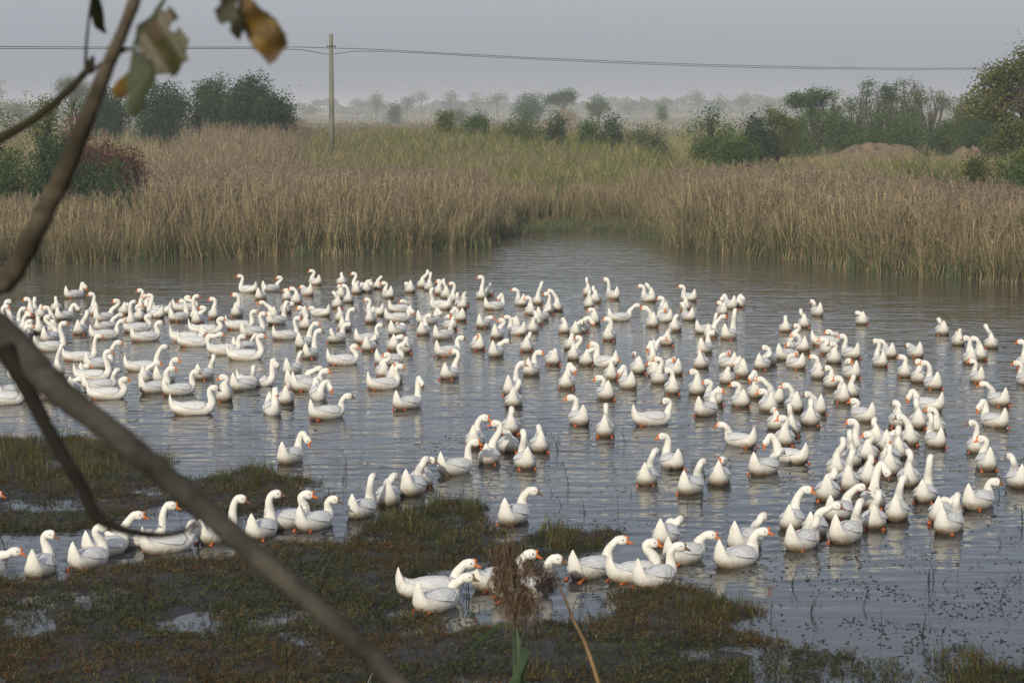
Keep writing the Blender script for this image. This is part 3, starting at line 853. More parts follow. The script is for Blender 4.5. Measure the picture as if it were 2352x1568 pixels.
# long leaved grass tussocks, each a plant of its own
def tussock(u, v, y, H, label, seed):
    p = at_y(u, v, y); z = float(ground_h(np.array([p.x]), np.array([y]))[0])
    rn = random.Random(seed); out = []; mi = []
    for k in range(190):
        a = rn.uniform(0, 6.28); r = .8 * math.sqrt(rn.random()); b_ = np.array([r * math.cos(a), r * math.sin(a), -.05])
        aa = rn.uniform(0, 6.28); h = H * rn.uniform(.5, 1.1); L = h * rn.uniform(.2, .75); d = np.array([math.cos(aa), math.sin(aa), 0])
        ribbon(out, mi, b_, b_ + d * L * .25 + np.array([0, 0, h * 1.1]), b_ + d * L + np.array([0, 0, h * rn.uniform(.45, .95)]), .055, 5, rn.choice([4, 4, 1, 1, 2]), rn)
    o = bpy.data.objects.new('grass_tussock', quads_mesh('grass_tussock', np.array(out), REEDM, mi)); COL.objects.link(o)
    o.location = (p.x, y, z)
    tag(o, label, 'grass tussock', 'long leaved grass tussocks behind the right reeds')
for i, (u, y, H, lab) in enumerate([
  (1565, 92, 2.1, 'broad leaved grass tussock left of all, above the inlet corner'), (1625, 95, 2.2, 'tall green grass tussock below the leafy shrub'),
  (1700, 92, 1.9, 'green grass tussock below the dark rounded bush'), (1985, 88, 1.9, 'grass tussock at the left end of the clump below the dry mound'),
  (2050, 90, 2.2, 'grass tussock in the middle below the dry mound'), (2108, 88, 2.7, 'biggest dark and straw coloured grass tussock below the mound'),
  (2165, 89, 2.3, 'grass tussock at the right end of the clump below the dry mound'), (1760, 94, 1.7, 'small tussock left of the open reedy gap'), (1495, 104, 2.1, 'green tussock farthest left among the yellow green strip')]):
    tussock(u, 380, float(y) - 1, H + .55, lab, 300 + i)

# dry mound
t = NT('dry_grass_mound'); nz = t.noise(t.obj(), 2.2, 6)
t.col(t.ramp(nz, [(.35, (0.10, 0.075, 0.04)), (.55, (0.17, 0.125, 0.08)), (.75, (0.25, 0.19, 0.125))])); t.b.inputs['Roughness'].default_value = 1; t.bump(nz, 1, .15)
M_MOUND = t.m
def mound(u0, u1, vt, y, label):
    bx, by, bz = place((u0 + u1) / 2, y); W = (u1 - u0) * px2m(y) / 2; H = z_at(vt, y) - bz
    V = []; F = []; n = 40
    for i in range(n):
        for j in range(n):
            a = -1 + 2 * i / (n - 1); c = -1 + 2 * j / (n - 1); r2 = max(0, 1 - a * a - c * c)
            nz_ = float(fbm(np.array([a * 5 + u0]), np.array([c * 4]), 4)[0])
            V.append((a * W, c * W * .5, -.1 + H * r2 ** .5 * (.62 + .75 * nz_)))
            if i and j: q = i * n + j; F.append((q - n - 1, q - 1, q, q - n))
    o = mesh_obj('dry_mound', V, F, M_MOUND); o.location = (bx, by, bz); tag(o, label, 'mound')
mound(1895, 2135, 329, 150, 'wide heap of dry brown grass in front of the right bank scrub')
mound(2175, 2275, 338, 146, 'small low dry heap left of the big right tree trunk')

# far hazy tree lines
G4 = 'faint hazy trees on the horizon'
FAR = [(845, 885, 212, 'faint pale tree right of the pole, first above the field'), (860, 870, 207, 'thin pale upright tree just right of the pole'), (950, 985, 207, 'pale tall tree above the lone dark field bush'),
 (1010, 1060, 212, 'pale broad tree pair over the left end of the bush row'), (1086, 1102, 205, 'narrow pointed pale poplar left of the twin trees'), (1110, 1175, 211, 'row like pale tree left against the twin trees'),
 (1425, 1470, 236, 'pale low tree right of the small round tree'), (1455, 1500, 221, 'pale broad tree right of the small round tree'), (1500, 1560, 224, 'pale round tree before the gap at right centre'),
 (1588, 1618, 211, 'pale tall tree, left of the pair above the leafy shrub'), (1625, 1678, 212, 'pale wide tree, right of the pair above the leafy shrub'), (1690, 1720, 217, 'narrow pale tree above the dark rounded bush'),
 (1740, 1800, 225, 'pale tree mass right behind the reddish tipped bush'), (1800, 1850, 219, 'pale tree behind the spreading scrub tree'), (2145, 2185, 220, 'pale blue tree in the gap at the right bank end'),
 (920, 950, 225, 'short pale tree between two tall ones right of the pole'), (690, 740, 232, 'low pale tree behind the white house'), (800, 850, 226, 'small pale tree beside the pole')]
for i, (u0, u1, vt, lab) in enumerate(FAR):
    auto_tree('distant_tree', lab, 'tree', u0, u1, vt, 900 + (i * 37 % 5) * 60, 'mid', .75, 700, shape=('tall', 'round', 'umbrella')[i % 3], group=G4, fill=.9)
# continuous far woodland
V = []
rg = np.random.default_rng(77)
n = 30000
dd = rg.uniform(1250, 1900, n); xx = rg.uniform(-.32, .32, n) * dd
uu = CX + FPX * xx / dd
hh = 3.5 + 9 * fbm(uu / 38, uu * 0 + 3, 4) ** 1.4 + np.where(uu > 1400, 4, 0) * fbm(uu / 90, uu * 0 + 8, 2)
zz = rg.random(n) ** .8 * hh
pts = np.stack([xx, dd, zz + .8], -1)
a = rg.normal(0, 1, (n, 3)); a /= np.linalg.norm(a, axis=1)[:, None]; b_ = rg.normal(0, 1, (n, 3)); b_ -= a * (a * b_).sum(1)[:, None]; b_ /= np.linalg.norm(b_, axis=1)[:, None]
Q = np.stack([pts - a * 1.3, pts + b_ * .9, pts + a * 1.3, pts - b_ * .9], 1)
o = bpy.data.objects.new('distant_woodland', quads_mesh('distant_woodland', Q, LEAFM['mid'])); COL.objects.link(o)
tag(o, 'faint blue band of woodland along the whole horizon', 'woodland', kind='stuff')
# dark hedge lines on field bunds
n = 8000
dd = rg.choice([270, 330, 430, 560, 700, 860], n) + rg.normal(0, 2.0, n); xx = rg.uniform(-.28, .3, n) * dd
kk = fbm(xx / 14 + dd, dd * .01, 3) > .46
xx, dd = xx[kk], dd[kk]; n = len(xx)
pts = np.stack([xx, dd, ground_h(xx, dd) + rg.random(n) ** 1.5 * (.9 + .8 * (dd > 600))], -1)
a = rg.normal(0, 1, (n, 3)); a /= np.linalg.norm(a, axis=1)[:, None]; b_ = rg.normal(0, 1, (n, 3)); b_ -= a * (a * b_).sum(1)[:, None]; b_ /= np.linalg.norm(b_, axis=1)[:, None]
Q = np.stack([pts - a * .35, pts + b_ * .2, pts + a * .35, pts - b_ * .2], 1)
o = bpy.data.objects.new('field_hedges', quads_mesh('field_hedges', Q, LEAFM['grey'])); COL.objects.link(o)
tag(o, 'ragged weedy growth along the low bunds between the dry fields', 'hedges', kind='stuff')

# ------------------------------------------------------------------ utility pole and wires
t = NT('weathered_concrete'); p = t.obj()
nz = t.noise(p, 2.2, 5, .6, (1, 1, .35)); n2 = t.noise(p, 20, 3)
t.col(t.mix(t.math('MULTIPLY', n2, .4), t.ramp(nz, [(.35, (0.09, 0.09, 0.055)), (.5, (0.16, 0.16, 0.115)), (.65, (0.25, 0.245, 0.20))]), (0.08, 0.08, 0.05)))
t.b.inputs['Roughness'].default_value = .9
M_CONC = t.m
M_WIRE = mat_plain('dark_cable', (0.05, 0.05, 0.05), .6)
PY = 128.0; pb = place(762, PY); ptop = z_at(78, PY); zw = z_at(107, PY)
root = empty('utility_pole', pb); tag(root, 'round weathered concrete pole standing in the reeds, carrying the wires', 'pole')
V, F = tube([(0, 0, -.5), (0, 0, (ptop - pb[2]) * .5), (0, 0, ptop - pb[2])], [.175, .14, .108], 20)
mesh_obj('shaft', V, F, M_CONC, root)
zc = zw - pb[2]
V, F = tube([(0, 0, zc - .035), (0, 0, zc + .035)], [.13, .13], 20); mesh_obj('clamp_band', V, F, M_WIRE, root)
wd = Vector((.68, .73, 0)).normalized()
V, F = tube([Vector((0, 0, zc)) - RGT * .24 , Vector((0, 0, zc)) + RGT * .24], [.022, .022], 8); mesh_obj('cross_pin', V, F, M_WIRE, root)
for sgn in (-1, 1):
    c = Vector((.21 * sgn, 0, zc)); V, F = tube([c - Vector((0, 0, .06)), c, c + Vector((0, 0, .07))], [.035, .05, .03], 10)
    mesh_obj('insulator', V, F, M_CONC, root)
def wire(sgn, k, label):
    pts = []; L = 82.0
    for i in range(41):
        s = i / 40 * L
        q = Vector((pb[0], PY, zw)) + wd * (s * sgn)
        q.z = zw - (.10 + .08 * k) * math.exp(-s / 1.6) * (1 if k == 0 else 2.2) - .55 * (4 * (s / L) * (1 - s / L)) * (1 + .10 * k) - k * .05
        q += Vector((-.12 * k, .1 * k, 0))
        pts.append(q)
    V, F = tube(pts, [.017] * 41, 5); o = mesh_obj('overhead_wire', V, F, M_WIRE)
    tag(o, label, 'wire', 'overhead wires on the pole')
wire(1, 0, 'upper overhead wire running from the pole to the right tree')
wire(1, 1, 'lower overhead wire running from the pole to the right tree')
wire(-1, 0, 'upper overhead wire from the pole to the left, behind the leaves')
wire(-1, 1, 'lower overhead wire from the pole to the left, behind the leaves')

# small far poles at the left horizon
for (u, vt, y, lab) in [(61, 206, 640, 'tiny distant pole above the field at far left'), (1832, 262, 0, None)]:
    if lab:
        b0 = place(u, y); h = z_at(vt, y) - b0[2]
        V, F = tube([(0, 0, 0), (0, 0, h)], [.22, .15], 8); r_ = empty('distant_pole', b0); tag(r_, lab, 'pole'); mesh_obj('shaft', V, F, M_CONC, r_)
        V, F = tube([(-1.2, 0, h - .6), (1.2, 0, h - .6)], [.1, .1], 6); mesh_obj('crossarm', V, F, M_WIRE, r_)

# white house far left of the pole
M_WHITE = mat_plain('white_wall', (0.45, 0.45, 0.44), .9); M_ROOF = mat_plain('grey_roof_tiles', (0.12, 0.115, 0.12), .8); M_GLASS = mat_plain('dark_window', (0.03, 0.035, 0.045), .2)
def box(x0, x1, y0, y1, z0, z1):
    return [(x0, y0, z0), (x1, y0, z0), (x1, y1, z0), (x0, y1, z0), (x0, y0, z1), (x1, y0, z1), (x1, y1, z1), (x0, y1, z1)], \
           [(0, 3, 2, 1), (4, 5, 6, 7), (0, 1, 5, 4), (1, 2, 6, 5), (2, 3, 7, 6), (3, 0, 4, 7)]
def house(u0, u1, vroof, y, label, floors=1, nw=5):
    b0 = place((u0 + u1) / 2, y); W = (u1 - u0) * px2m(y) / 2; H = z_at(vroof, y) - b0[2]; wh = H * .62; D = 5.0
    r_ = empty('farmhouse', b0); tag(r_, label, 'house')
    V, F = box(-W, W, -D, D, 0, wh); mesh_obj('wall', V, F, M_WHITE, r_, smooth=False)
    V = [(-W - .5, -D - .7, wh), (W + .5, -D - .7, wh), (W + .5, D + .7, wh), (-W - .5, D + .7, wh), (-W * .85, 0, H), (W * .85, 0, H)]
    F = [(0, 1, 5, 4), (2, 3, 4, 5), (1, 2, 5), (3, 0, 4), (0, 3, 2, 1)]; mesh_obj('roof', V, F, M_ROOF, r_, smooth=False)
    for k in range(nw):
        x = -W + (k + .5) * 2 * W / nw
        V, F = box(x - W / nw * .5, x + W / nw * .5, -D - .05, -D + .02, wh * .2, wh * .75); mesh_obj('window', V, F, M_GLASS, r_, smooth=False)
house(722, 756, 229, 1300, 'long white walled farmhouse with grey roof just left of the pole')
house(1128, 1168, 238, 1500, 'faint low grey roofed house left of the twin trees')
house(1030, 1050, 239, 1300, 'tiny pale hut behind the left end of the bush row', nw=2)
# white marker post right of the dark bush
b0 = place(1832, 470); V, F = box(-.3, .3, -.2, .2, 0, z_at(277, 470) - b0[2]); r_ = empty('marker_post', b0); tag(r_, 'small white marker post right of the dark rounded bush', 'post')
mesh_obj('post', V, F, M_WHITE, r_, smooth=False); V, F = box(-.36, .36, -.25, .25, z_at(277, 470) - b0[2], z_at(275, 470) - b0[2]); mesh_obj('cap', V, F, M_CONC, r_, smooth=False)

# ------------------------------------------------------------------ near tree: boughs, twigs, leaves
t = NT('smooth_mottled_bark'); p = t.obj()
nz = t.noise(p, 34, 6, .65); n2 = t.noise(p, 16, 4, .6); n3 = t.noise(p, 120, 3)
c = t.ramp(n2, [(.36, (0.028, 0.021, 0.014)), (.47, (0.06, 0.046, 0.03)), (.56, (0.125, 0.10, 0.07)), (.68, (0.04, 0.036, 0.024))])
c = t.mix(t.math('MULTIPLY', nz, .75), c, (0.05, 0.045, 0.03))
t.col(c); t.b.inputs['Roughness'].default_value = .85; t.b.inputs['Specular IOR Level'].default_value = .2
t.bump(t.math('ADD', nz, t.math('MULTIPLY', n3, .4)), .8, .003)
M_BOUGH = t.m
M_BOUGH_SHADED = bark('dark_grey_bough_bark', (0.13, 0.118, 0.096), (0.018, 0.016, 0.012), 24, .006)  # grey bark, darkened in its colour because the lower bough catches less light
M_BARKD = bark('dark_twig_bark', (0.03, 0.025, 0.017), (0.012, 0.010, 0.008), 60, .001)
M_TWIG = bark('green_brown_twig', (0.055, 0.048, 0.024), (0.02, 0.018, 0.01), 60, .001)
def spline(P, n):
    """P: (u,v,width_px,depth) control rows -> smooth path + radii"""
    P = np.array(P, float); m = len(P); out = []
    for i in range(m - 1):
        p0, p1, p2, p3 = P[max(i - 1, 0)], P[i], P[i + 1], P[min(i + 2, m - 1)]
        for k in range(n):
            s = k / n
            out.append(.5 * ((2 * p1) + (-p0 + p2) * s + (2 * p0 - 5 * p1 + 4 * p2 - p3) * s * s + (-p0 + 3 * p1 - 3 * p2 + p3) * s ** 3))
    out.append(P[-1]); out = np.array(out)
    return [at_depth(q[0], q[1], q[3]) for q in out], [q[2] * .5 * q[3] / FPX for q in out]
near = empty('near_tree', at_depth(-420, 760, 2.2)); NT0 = near.location.copy()
tag(near, 'blurred near tree reaching in from the left with forking boughs and big leaves', 'tree')
def limb(name, P, mat, seg=14, th=.88, wob=.06, n=10, knots=()):
    path, rad = spline([(a, b_, w * th, d) for a, b_, w, d in P], n)
    rn = random.Random(len(P) * 31 + int(P[0][0]))
    rad = [r * (1 + wob * (rn.random() - .5) * 2) for r in rad]
    for (ki, kr) in knots: rad[min(ki, len(rad) - 1)] *= kr
    V, F = tube([p_ - NT0 for p_ in path], rad, seg); return mesh_obj(name, V, F, mat, near)
limb('trunk', [(-420, 2100, 210, 2.2), (-420, 1500, 200, 2.2), (-425, 1000, 185, 2.2), (-420, 700, 150, 2.2), (-425, 600, 100, 2.2)], M_BOUGH, 18)
limb('bough', [(-420, 660, 130, 2.2), (-200, 690, 115, 2.15), (-30, 742, 108, 2.1), (60, 822, 98, 2.05), (150, 910, 86, 2.0), (280, 1010, 76, 1.98), (420, 1128, 70, 1.95), (520, 1215, 70, 1.93),
               (650, 1330, 66, 1.9), (780, 1440, 64, 1.88), (880, 1535, 62, 1.86), (980, 1640, 60, 1.84)], M_BOUGH_SHADED, 16, th=.76, wob=.07, knots=((28, 1.07), (55, 1.09), (76, 1.08)))
limb('bough', [(-420, 730, 90, 2.2), (-180, 690, 75, 2.2), (-10, 655, 62, 2.18), (45, 600, 60, 2.16), (100, 490, 58, 2.14), (150, 392, 54, 2.12), (200, 270, 47, 2.1), (240, 170, 43, 2.08), (285, 65, 38, 2.06), (325, -40, 34, 2.05)],
     M_BOUGH, 16, th=.82, wob=.08, knots=((22, 1.12), (45, 1.14), (66, 1.1)))
limb('branch', [(10, 800, 56, 2.04), (60, 890, 44, 2.03), (110, 985, 38, 2.02), (150, 1055, 34, 2.0), (190, 1120, 33, 2.0), (222, 1185, 30, 2.0), (280, 1215, 24, 2.0), (360, 1228, 18, 2.0), (420, 1220, 14, 2.0), (450, 1197, 12, 2.0)], M_BARKD, 12, wob=.08)
limb('twig', [(-160, 420, 30, 2.3), (-10, 325, 26, 2.3), (80, 272, 23, 2.28), (150, 215, 22, 2.26), (195, 168, 20, 2.25), (207, 150, 26, 2.25), (214, 128, 6, 2.25)], M_TWIG, 10, wob=.1)
limb('twig', [(197, 165, 10, 2.25), (198, 110, 8, 2.24), (204, 45, 7, 2.23), (212, -10, 7, 2.2)], M_TWIG, 8)
limb('twig', [(208, 168, 9, 2.25), (238, 142, 8, 2.2), (265, 128, 8, 2.1), (288, 116, 9, 2.07)], M_TWIG, 8)
limb('petiole', [(282, 112, 9, 2.05), (310, 118, 7, 2.0), (345, 142, 6, 1.98), (372, 168, 5, 1.97)], M_BARKD, 8)

def leaf_mat(name, stops, vein=0.25, sc=30):
    t = NT(name); p = t.obj(); nz = t.noise(p, sc, 5, .62); n2 = t.noise(p, sc * 6, 3)
    c = t.mix(t.math('MULTIPLY', n2, .35), t.ramp(nz, stops), (0.03, 0.03, 0.015)); t.col(c)
    t.b.inputs['Roughness'].default_value = .5
    tr = t.new('ShaderNodeBsdfTranslucent'); t.l.new(c, tr.inputs['Color']); mx = t.new('ShaderNodeMixShader'); mx.inputs[0].default_value = .35
    t.l.new(t.b.outputs[0], mx.inputs[1]); t.l.new(tr.outputs[0], mx.inputs[2]); t.l.new(mx.outputs[0], t.out.inputs['Surface'])
    t.bump(n2, .4, .002)
    return t.m
ML_G = leaf_mat('green_leaf_underside', [(.3, (0.045, 0.059, 0.025)), (.6, (0.065, 0.084, 0.030)), (.8, (0.089, 0.089, 0.030))])
ML_M = leaf_mat('mottled_dying_leaf', [(.32, (0.044, 0.059, 0.019)), (.46, (0.074, 0.074, 0.019)), (.54, (0.126, 0.097, 0.055)), (.66, (0.149, 0.112, 0.082)), (.8, (0.038, 0.026, 0.015))], sc=42)
ML_Y = leaf_mat('yellow_brown_leaf', [(.30, (0.034, 0.020, 0.011)), (.46, (0.146, 0.084, 0.017)), (.58, (0.270, 0.163, 0.022)), (.75, (0.360, 0.180, 0.045))], sc=36)
ML_D = leaf_mat('dark_leaf_edge', [(.3, (0.035, 0.035, 0.02)), (.7, (0.08, 0.075, 0.035))])
ML_P = leaf_mat('pale_brown_leaf_tip', [(.3, (0.18, 0.11, 0.06)), (.7, (0.36, 0.24, 0.15))])
K = 0.42074
def leaf_part(name, pts, mat, dfun, k=K, parent=near):
    """outline in the 832-wide zoom; curled by dfun(u,v)->depth; filled with a fine grid so that it bends"""
    P = [(a * k, b_ * k) for a, b_ in pts]
    us = [a for a, _ in P]; vs = [b_ for _, b_ in P]; g = 7.0; V = []; F = []; ix = {}
    rn = random.Random(int(us[0]))
    def vid(u, v):
        key = (round(u, 1), round(v, 1))
        if key not in ix:
            ix[key] = len(V); V.append(at_depth(u, v, dfun(u, v)) - NT0)
        return ix[key]
    import bmesh
    bm = bmesh.new()
    # densify outline
    dn = []
    for i in range(len(P)):
        a, b_ = P[i], P[(i + 1) % len(P)]; L = math.dist(a, b_); m_ = max(1, int(L / g))
        for q in range(m_):
            s = q / m_; j = 1.6 if q else 0
            dn.append((a[0] + (b_[0] - a[0]) * s + rn.uniform(-j, j), a[1] + (b_[1] - a[1]) * s + rn.uniform(-j, j)))
    vv = [bm.verts.new((a, b_, 0)) for a, b_ in dn]
    bm.faces.new(vv)
    for ax in (0, 1):
        lo = min(us) if ax == 0 else min(vs); hi = max(us) if ax == 0 else max(vs)
        c_ = lo + g
        while c_ < hi:
            no = (1, 0, 0) if ax == 0 else (0, 1, 0); co = (c_, 0, 0) if ax == 0 else (0, c_, 0)
            bmesh.ops.bisect_plane(bm, geom=bm.verts[:] + bm.edges[:] + bm.faces[:], plane_co=co, plane_no=no); c_ += g
    for v in bm.verts:
        q = at_depth(v.co.x, v.co.y, dfun(v.co.x, v.co.y)) - NT0; v.co = q
    me = bpy.data.meshes.new(name); bm.to_mesh(me); bm.free(); me.materials.append(mat)
    me.polygons.foreach_set('use_smooth', [True] * len(me.polygons))
    o = bpy.data.objects.new(name, me); link(o, parent)
    sd = o.modifiers.new('thickness', 'SOLIDIFY'); sd.thickness = .0008
    return o
f1 = lambda u, v: 1.97 + .00008 * (u - 330) - .00010 * (v - 100) + .0022 * math.sin(u / 19 + v / 31)
lf = leaf_part('leaf', [(905, -40), (868, 20), (820, 90), (778, 118), (748, 140), (738, 200), (722, 262), (712, 320), (705, 380), (690, 420), (700, 520), (684, 572), (690, 622), (738, 642), (792, 580), (800, 520), (842, 462),
      (852, 400), (838, 352), (790, 300), (735, 262), (820, 180), (870, 80), (905, 10)], ML_G, f1); tag(lf, 'large green leaf half hanging down')
f2 = lambda u, v: 1.955 - .00012 * (u - 330) + .00005 * (v - 100) + .0026 * math.sin(u / 14 - v / 22)
lf = leaf_part('leaf', [(800, 140), (862, 92), (868, 40), (892, 60), (918, 68), (920, 28), (958, 66), (976, 104), (938, 122), (924, 168), (958, 182), (978, 146), (1000, 178), (1036, 222), (1020, 262), (1018, 302), (1032, 326),
      (1000, 342), (978, 392), (958, 418), (900, 404), (852, 410), (838, 352), (800, 306), (752, 268), (764, 190)], ML_M, f2); tag(lf, 'mottled ragged leaf half with holes and pale dead patch')
f3 = lambda u, v: 2.03 + .0003 * (u - 280)
lf = leaf_part('leaf', [(700, 392), (712, 470), (690, 530), (640, 548), (608, 500), (640, 440), (668, 420)], ML_Y, f3); tag(lf, 'small yellow leaf piece behind the green leaf')
f4 = lambda u, v: 1.9 + .00015 * (u - 600) + .0026 * math.sin(u / 20 + v / 17)
lf = leaf_part('leaf', [(1290, -40), (1300, 20), (1286, 90), (1330, 158), (1380, 262), (1425, 300), (1500, 296), (1560, 262), (1572, 238), (1556, 180), (1500, 98), (1420, 42), (1340, -40)], ML_Y, f4); tag(lf, 'yellow brown curled leaf hanging from above')
leaf_part('leaf_edge', [(1190, -40), (1206, 20), (1170, 62), (1186, 110), (1206, 138), (1254, 118), (1256, 176), (1306, 224), (1330, 172), (1334, 120), (1296, 60), (1296, -40)], ML_D, lambda u, v: f4(u, v) - .012)
leaf_part('leaf_tip', [(1425, 298), (1450, 330), (1470, 354), (1500, 336), (1560, 262), (1520, 276), (1470, 290)], ML_P, f4)
f5 = lambda u, v: 2.1 + .0006 * (v - 20)
lf = leaf_part('leaf', [(496, -20), (494, 80), (514, 148), (548, 172), (582, 186), (570, 130), (566, 70), (540, -20)], ML_G, f5); tag(lf, 'narrow dark green leaf at the top left')

# ------------------------------------------------------------------ near reeds with plumes
M_NPL = mat_leaf('near_reed_plume', [(0, (0.07, 0.047, 0.03)), (.5, (0.19, 0.13, 0.08)), (.85, (0.34, 0.24, 0.15)), (1, (0.5, 0.38, 0.26))], .35, .8)
M_NPLF = mat_leaf('fluffy_reed_plume', [(0, (0.10, 0.075, 0.06)), (.5, (0.20, 0.15, 0.125)), (1, (0.32, 0.25, 0.21))], .4, .9)
M_NST = bark('tan_reed_stalk', (0.36, 0.24, 0.12), (0.19, 0.12, 0.06), 40, .0005)
M_NLF = leaf_mat('near_reed_leaf', [(.3, (0.045, 0.085, 0.035)), (.7, (0.075, 0.12, 0.045))])
def near_reed(label, stalk, branches, leaves, depth, pm, smat, nstrand, seed):
    base = at_depth(stalk[0][0], stalk[0][1], depth); r_ = empty('near_reed', base); tag(r_, label, 'reed', 'near reeds with plumes')
    rn = random.Random(seed)
    path, rad = spline([(u, v, w * .75, depth) for u, v, w in stalk], 8)
    V, F = tube([p_ - base for p_ in path], rad, 8); mesh_obj('stalk', V, F, smat, r_)
    out = []; mi = []
    m = depth / FPX
    for (u0, v0, u1, v1, cnt, ln, droop, thick) in branches:
        for k in range(cnt):
            s = rn.random(); u = u0 + (u1 - u0) * s + rn.gauss(0, thick); v = v0 + (v1 - v0) * s + rn.gauss(0, thick)
            a = at_depth(u, v, depth + rn.gauss(0, thick * m)) - base; a = np.array(a)
            for q in range(3):
                ang = rn.uniform(0, 6.28); L = ln * m * rn.uniform(.4, 1.1)
                d = np.array([math.cos(ang) * .45, math.sin(ang) * .45, -droop + rn.gauss(0, .28)])
                e = a + d * L; mid = (a + e) / 2 + np.array([math.cos(ang), math.sin(ang), .2]) * L * .12
                ribbon(out, mi, a, mid, e, nstrand * m * rn.uniform(.6, 1.2), 3, 0, rn)
    link(bpy.data.objects.new('plume', quads_mesh('plume', np.array(out), pm, mi)), r_)
    for (pts, w) in leaves:
        P = [np.array(at_depth(u, v, depth + dd_) - base) for u, v, dd_ in pts]
        V = []; F = []; n = 14
        for i in range(n + 1):
            s = i / n; j = min(int(s * (len(P) - 1)), len(P) - 2); f = s * (len(P) - 1) - j
            c_ = P[j] * (1 - f) + P[j + 1] * f
            dr = P[min(j + 1, len(P) - 1)] - P[j]; dr /= np.linalg.norm(dr); sd = np.cross(dr, np.array(FWD)); sd /= np.linalg.norm(sd)
            ww = w * m * .5 * min(1, .35 + 2.5 * s) * (1 - s ** 3)
            V += [c_ - sd * ww, c_ + np.array(FWD) * (-.25 * ww), c_ + sd * ww]
            if i: o_ = 3 * i; F += [(o_ - 3, o_ - 2, o_ + 1, o_), (o_ - 2, o_ - 1, o_ + 2, o_ + 1)]
        mesh_obj('leaf_blade', V, F, M_NLF, r_)
near_reed('green stemmed reed with drooping brown plumes at bottom centre', [(1195, 1700, 8), (1190, 1600, 7), (1182, 1500, 7), (1180, 1420, 6), (1183, 1330, 5), (1178, 1250, 4)],
   [(1178, 1248, 1180, 1400, 190, 60, 1.0, 20), (1150, 1245, 1160, 1310, 110, 54, 1.0, 13), (1185, 1330, 1230, 1390, 80, 52, .9, 9), (1185, 1300, 1135, 1345, 60, 50, 1.0, 8), (1180, 1385, 1200, 1420, 70, 40, .9, 16)],
   [([(1195, 1640, 0), (1235, 1590, .05), (1180, 1420, .1), (1060, 1520, .2)][:1] + [(1190, 1440, 0), (1150, 1432, .02), (1100, 1470, .1), (1058, 1512, .15)], 12), ([(1180, 1640, 0), (1188, 1560, 0), (1210, 1490, -.02), (1170, 1590, -.1), (1145, 1640, -.15)], 24),
    ([(1190, 1660, 0), (1200, 1560, 0), (1228, 1640, -.1), (1240, 1700, -.1)], 16), ([(1185, 1700, 0), (1184, 1560, .03), (1178, 1450, .04)], 9), ([(1205, 1690, 0), (1200, 1560, .03), (1203, 1440, .05)], 7)],
   6.2, M_NPL, M_NLF, 2.5, 5)
near_reed('dry tan reed with a fluffy grey brown plume bent left, bottom centre', [(1392, 1640, 14), (1372, 1560, 13), (1345, 1480, 12), (1318, 1425, 9), (1300, 1380, 7), (1284, 1342, 5), (1276, 1325, 3)],
   [(1276, 1328, 1215, 1300, 420, 26, .15, 11), (1262, 1340, 1240, 1335, 160, 30, .7, 9)], [([(1330, 1450, 0), (1352, 1432, .02), (1346, 1402, .03)], 4)],
   6.6, M_NPLF, M_NST, 3.0, 9)
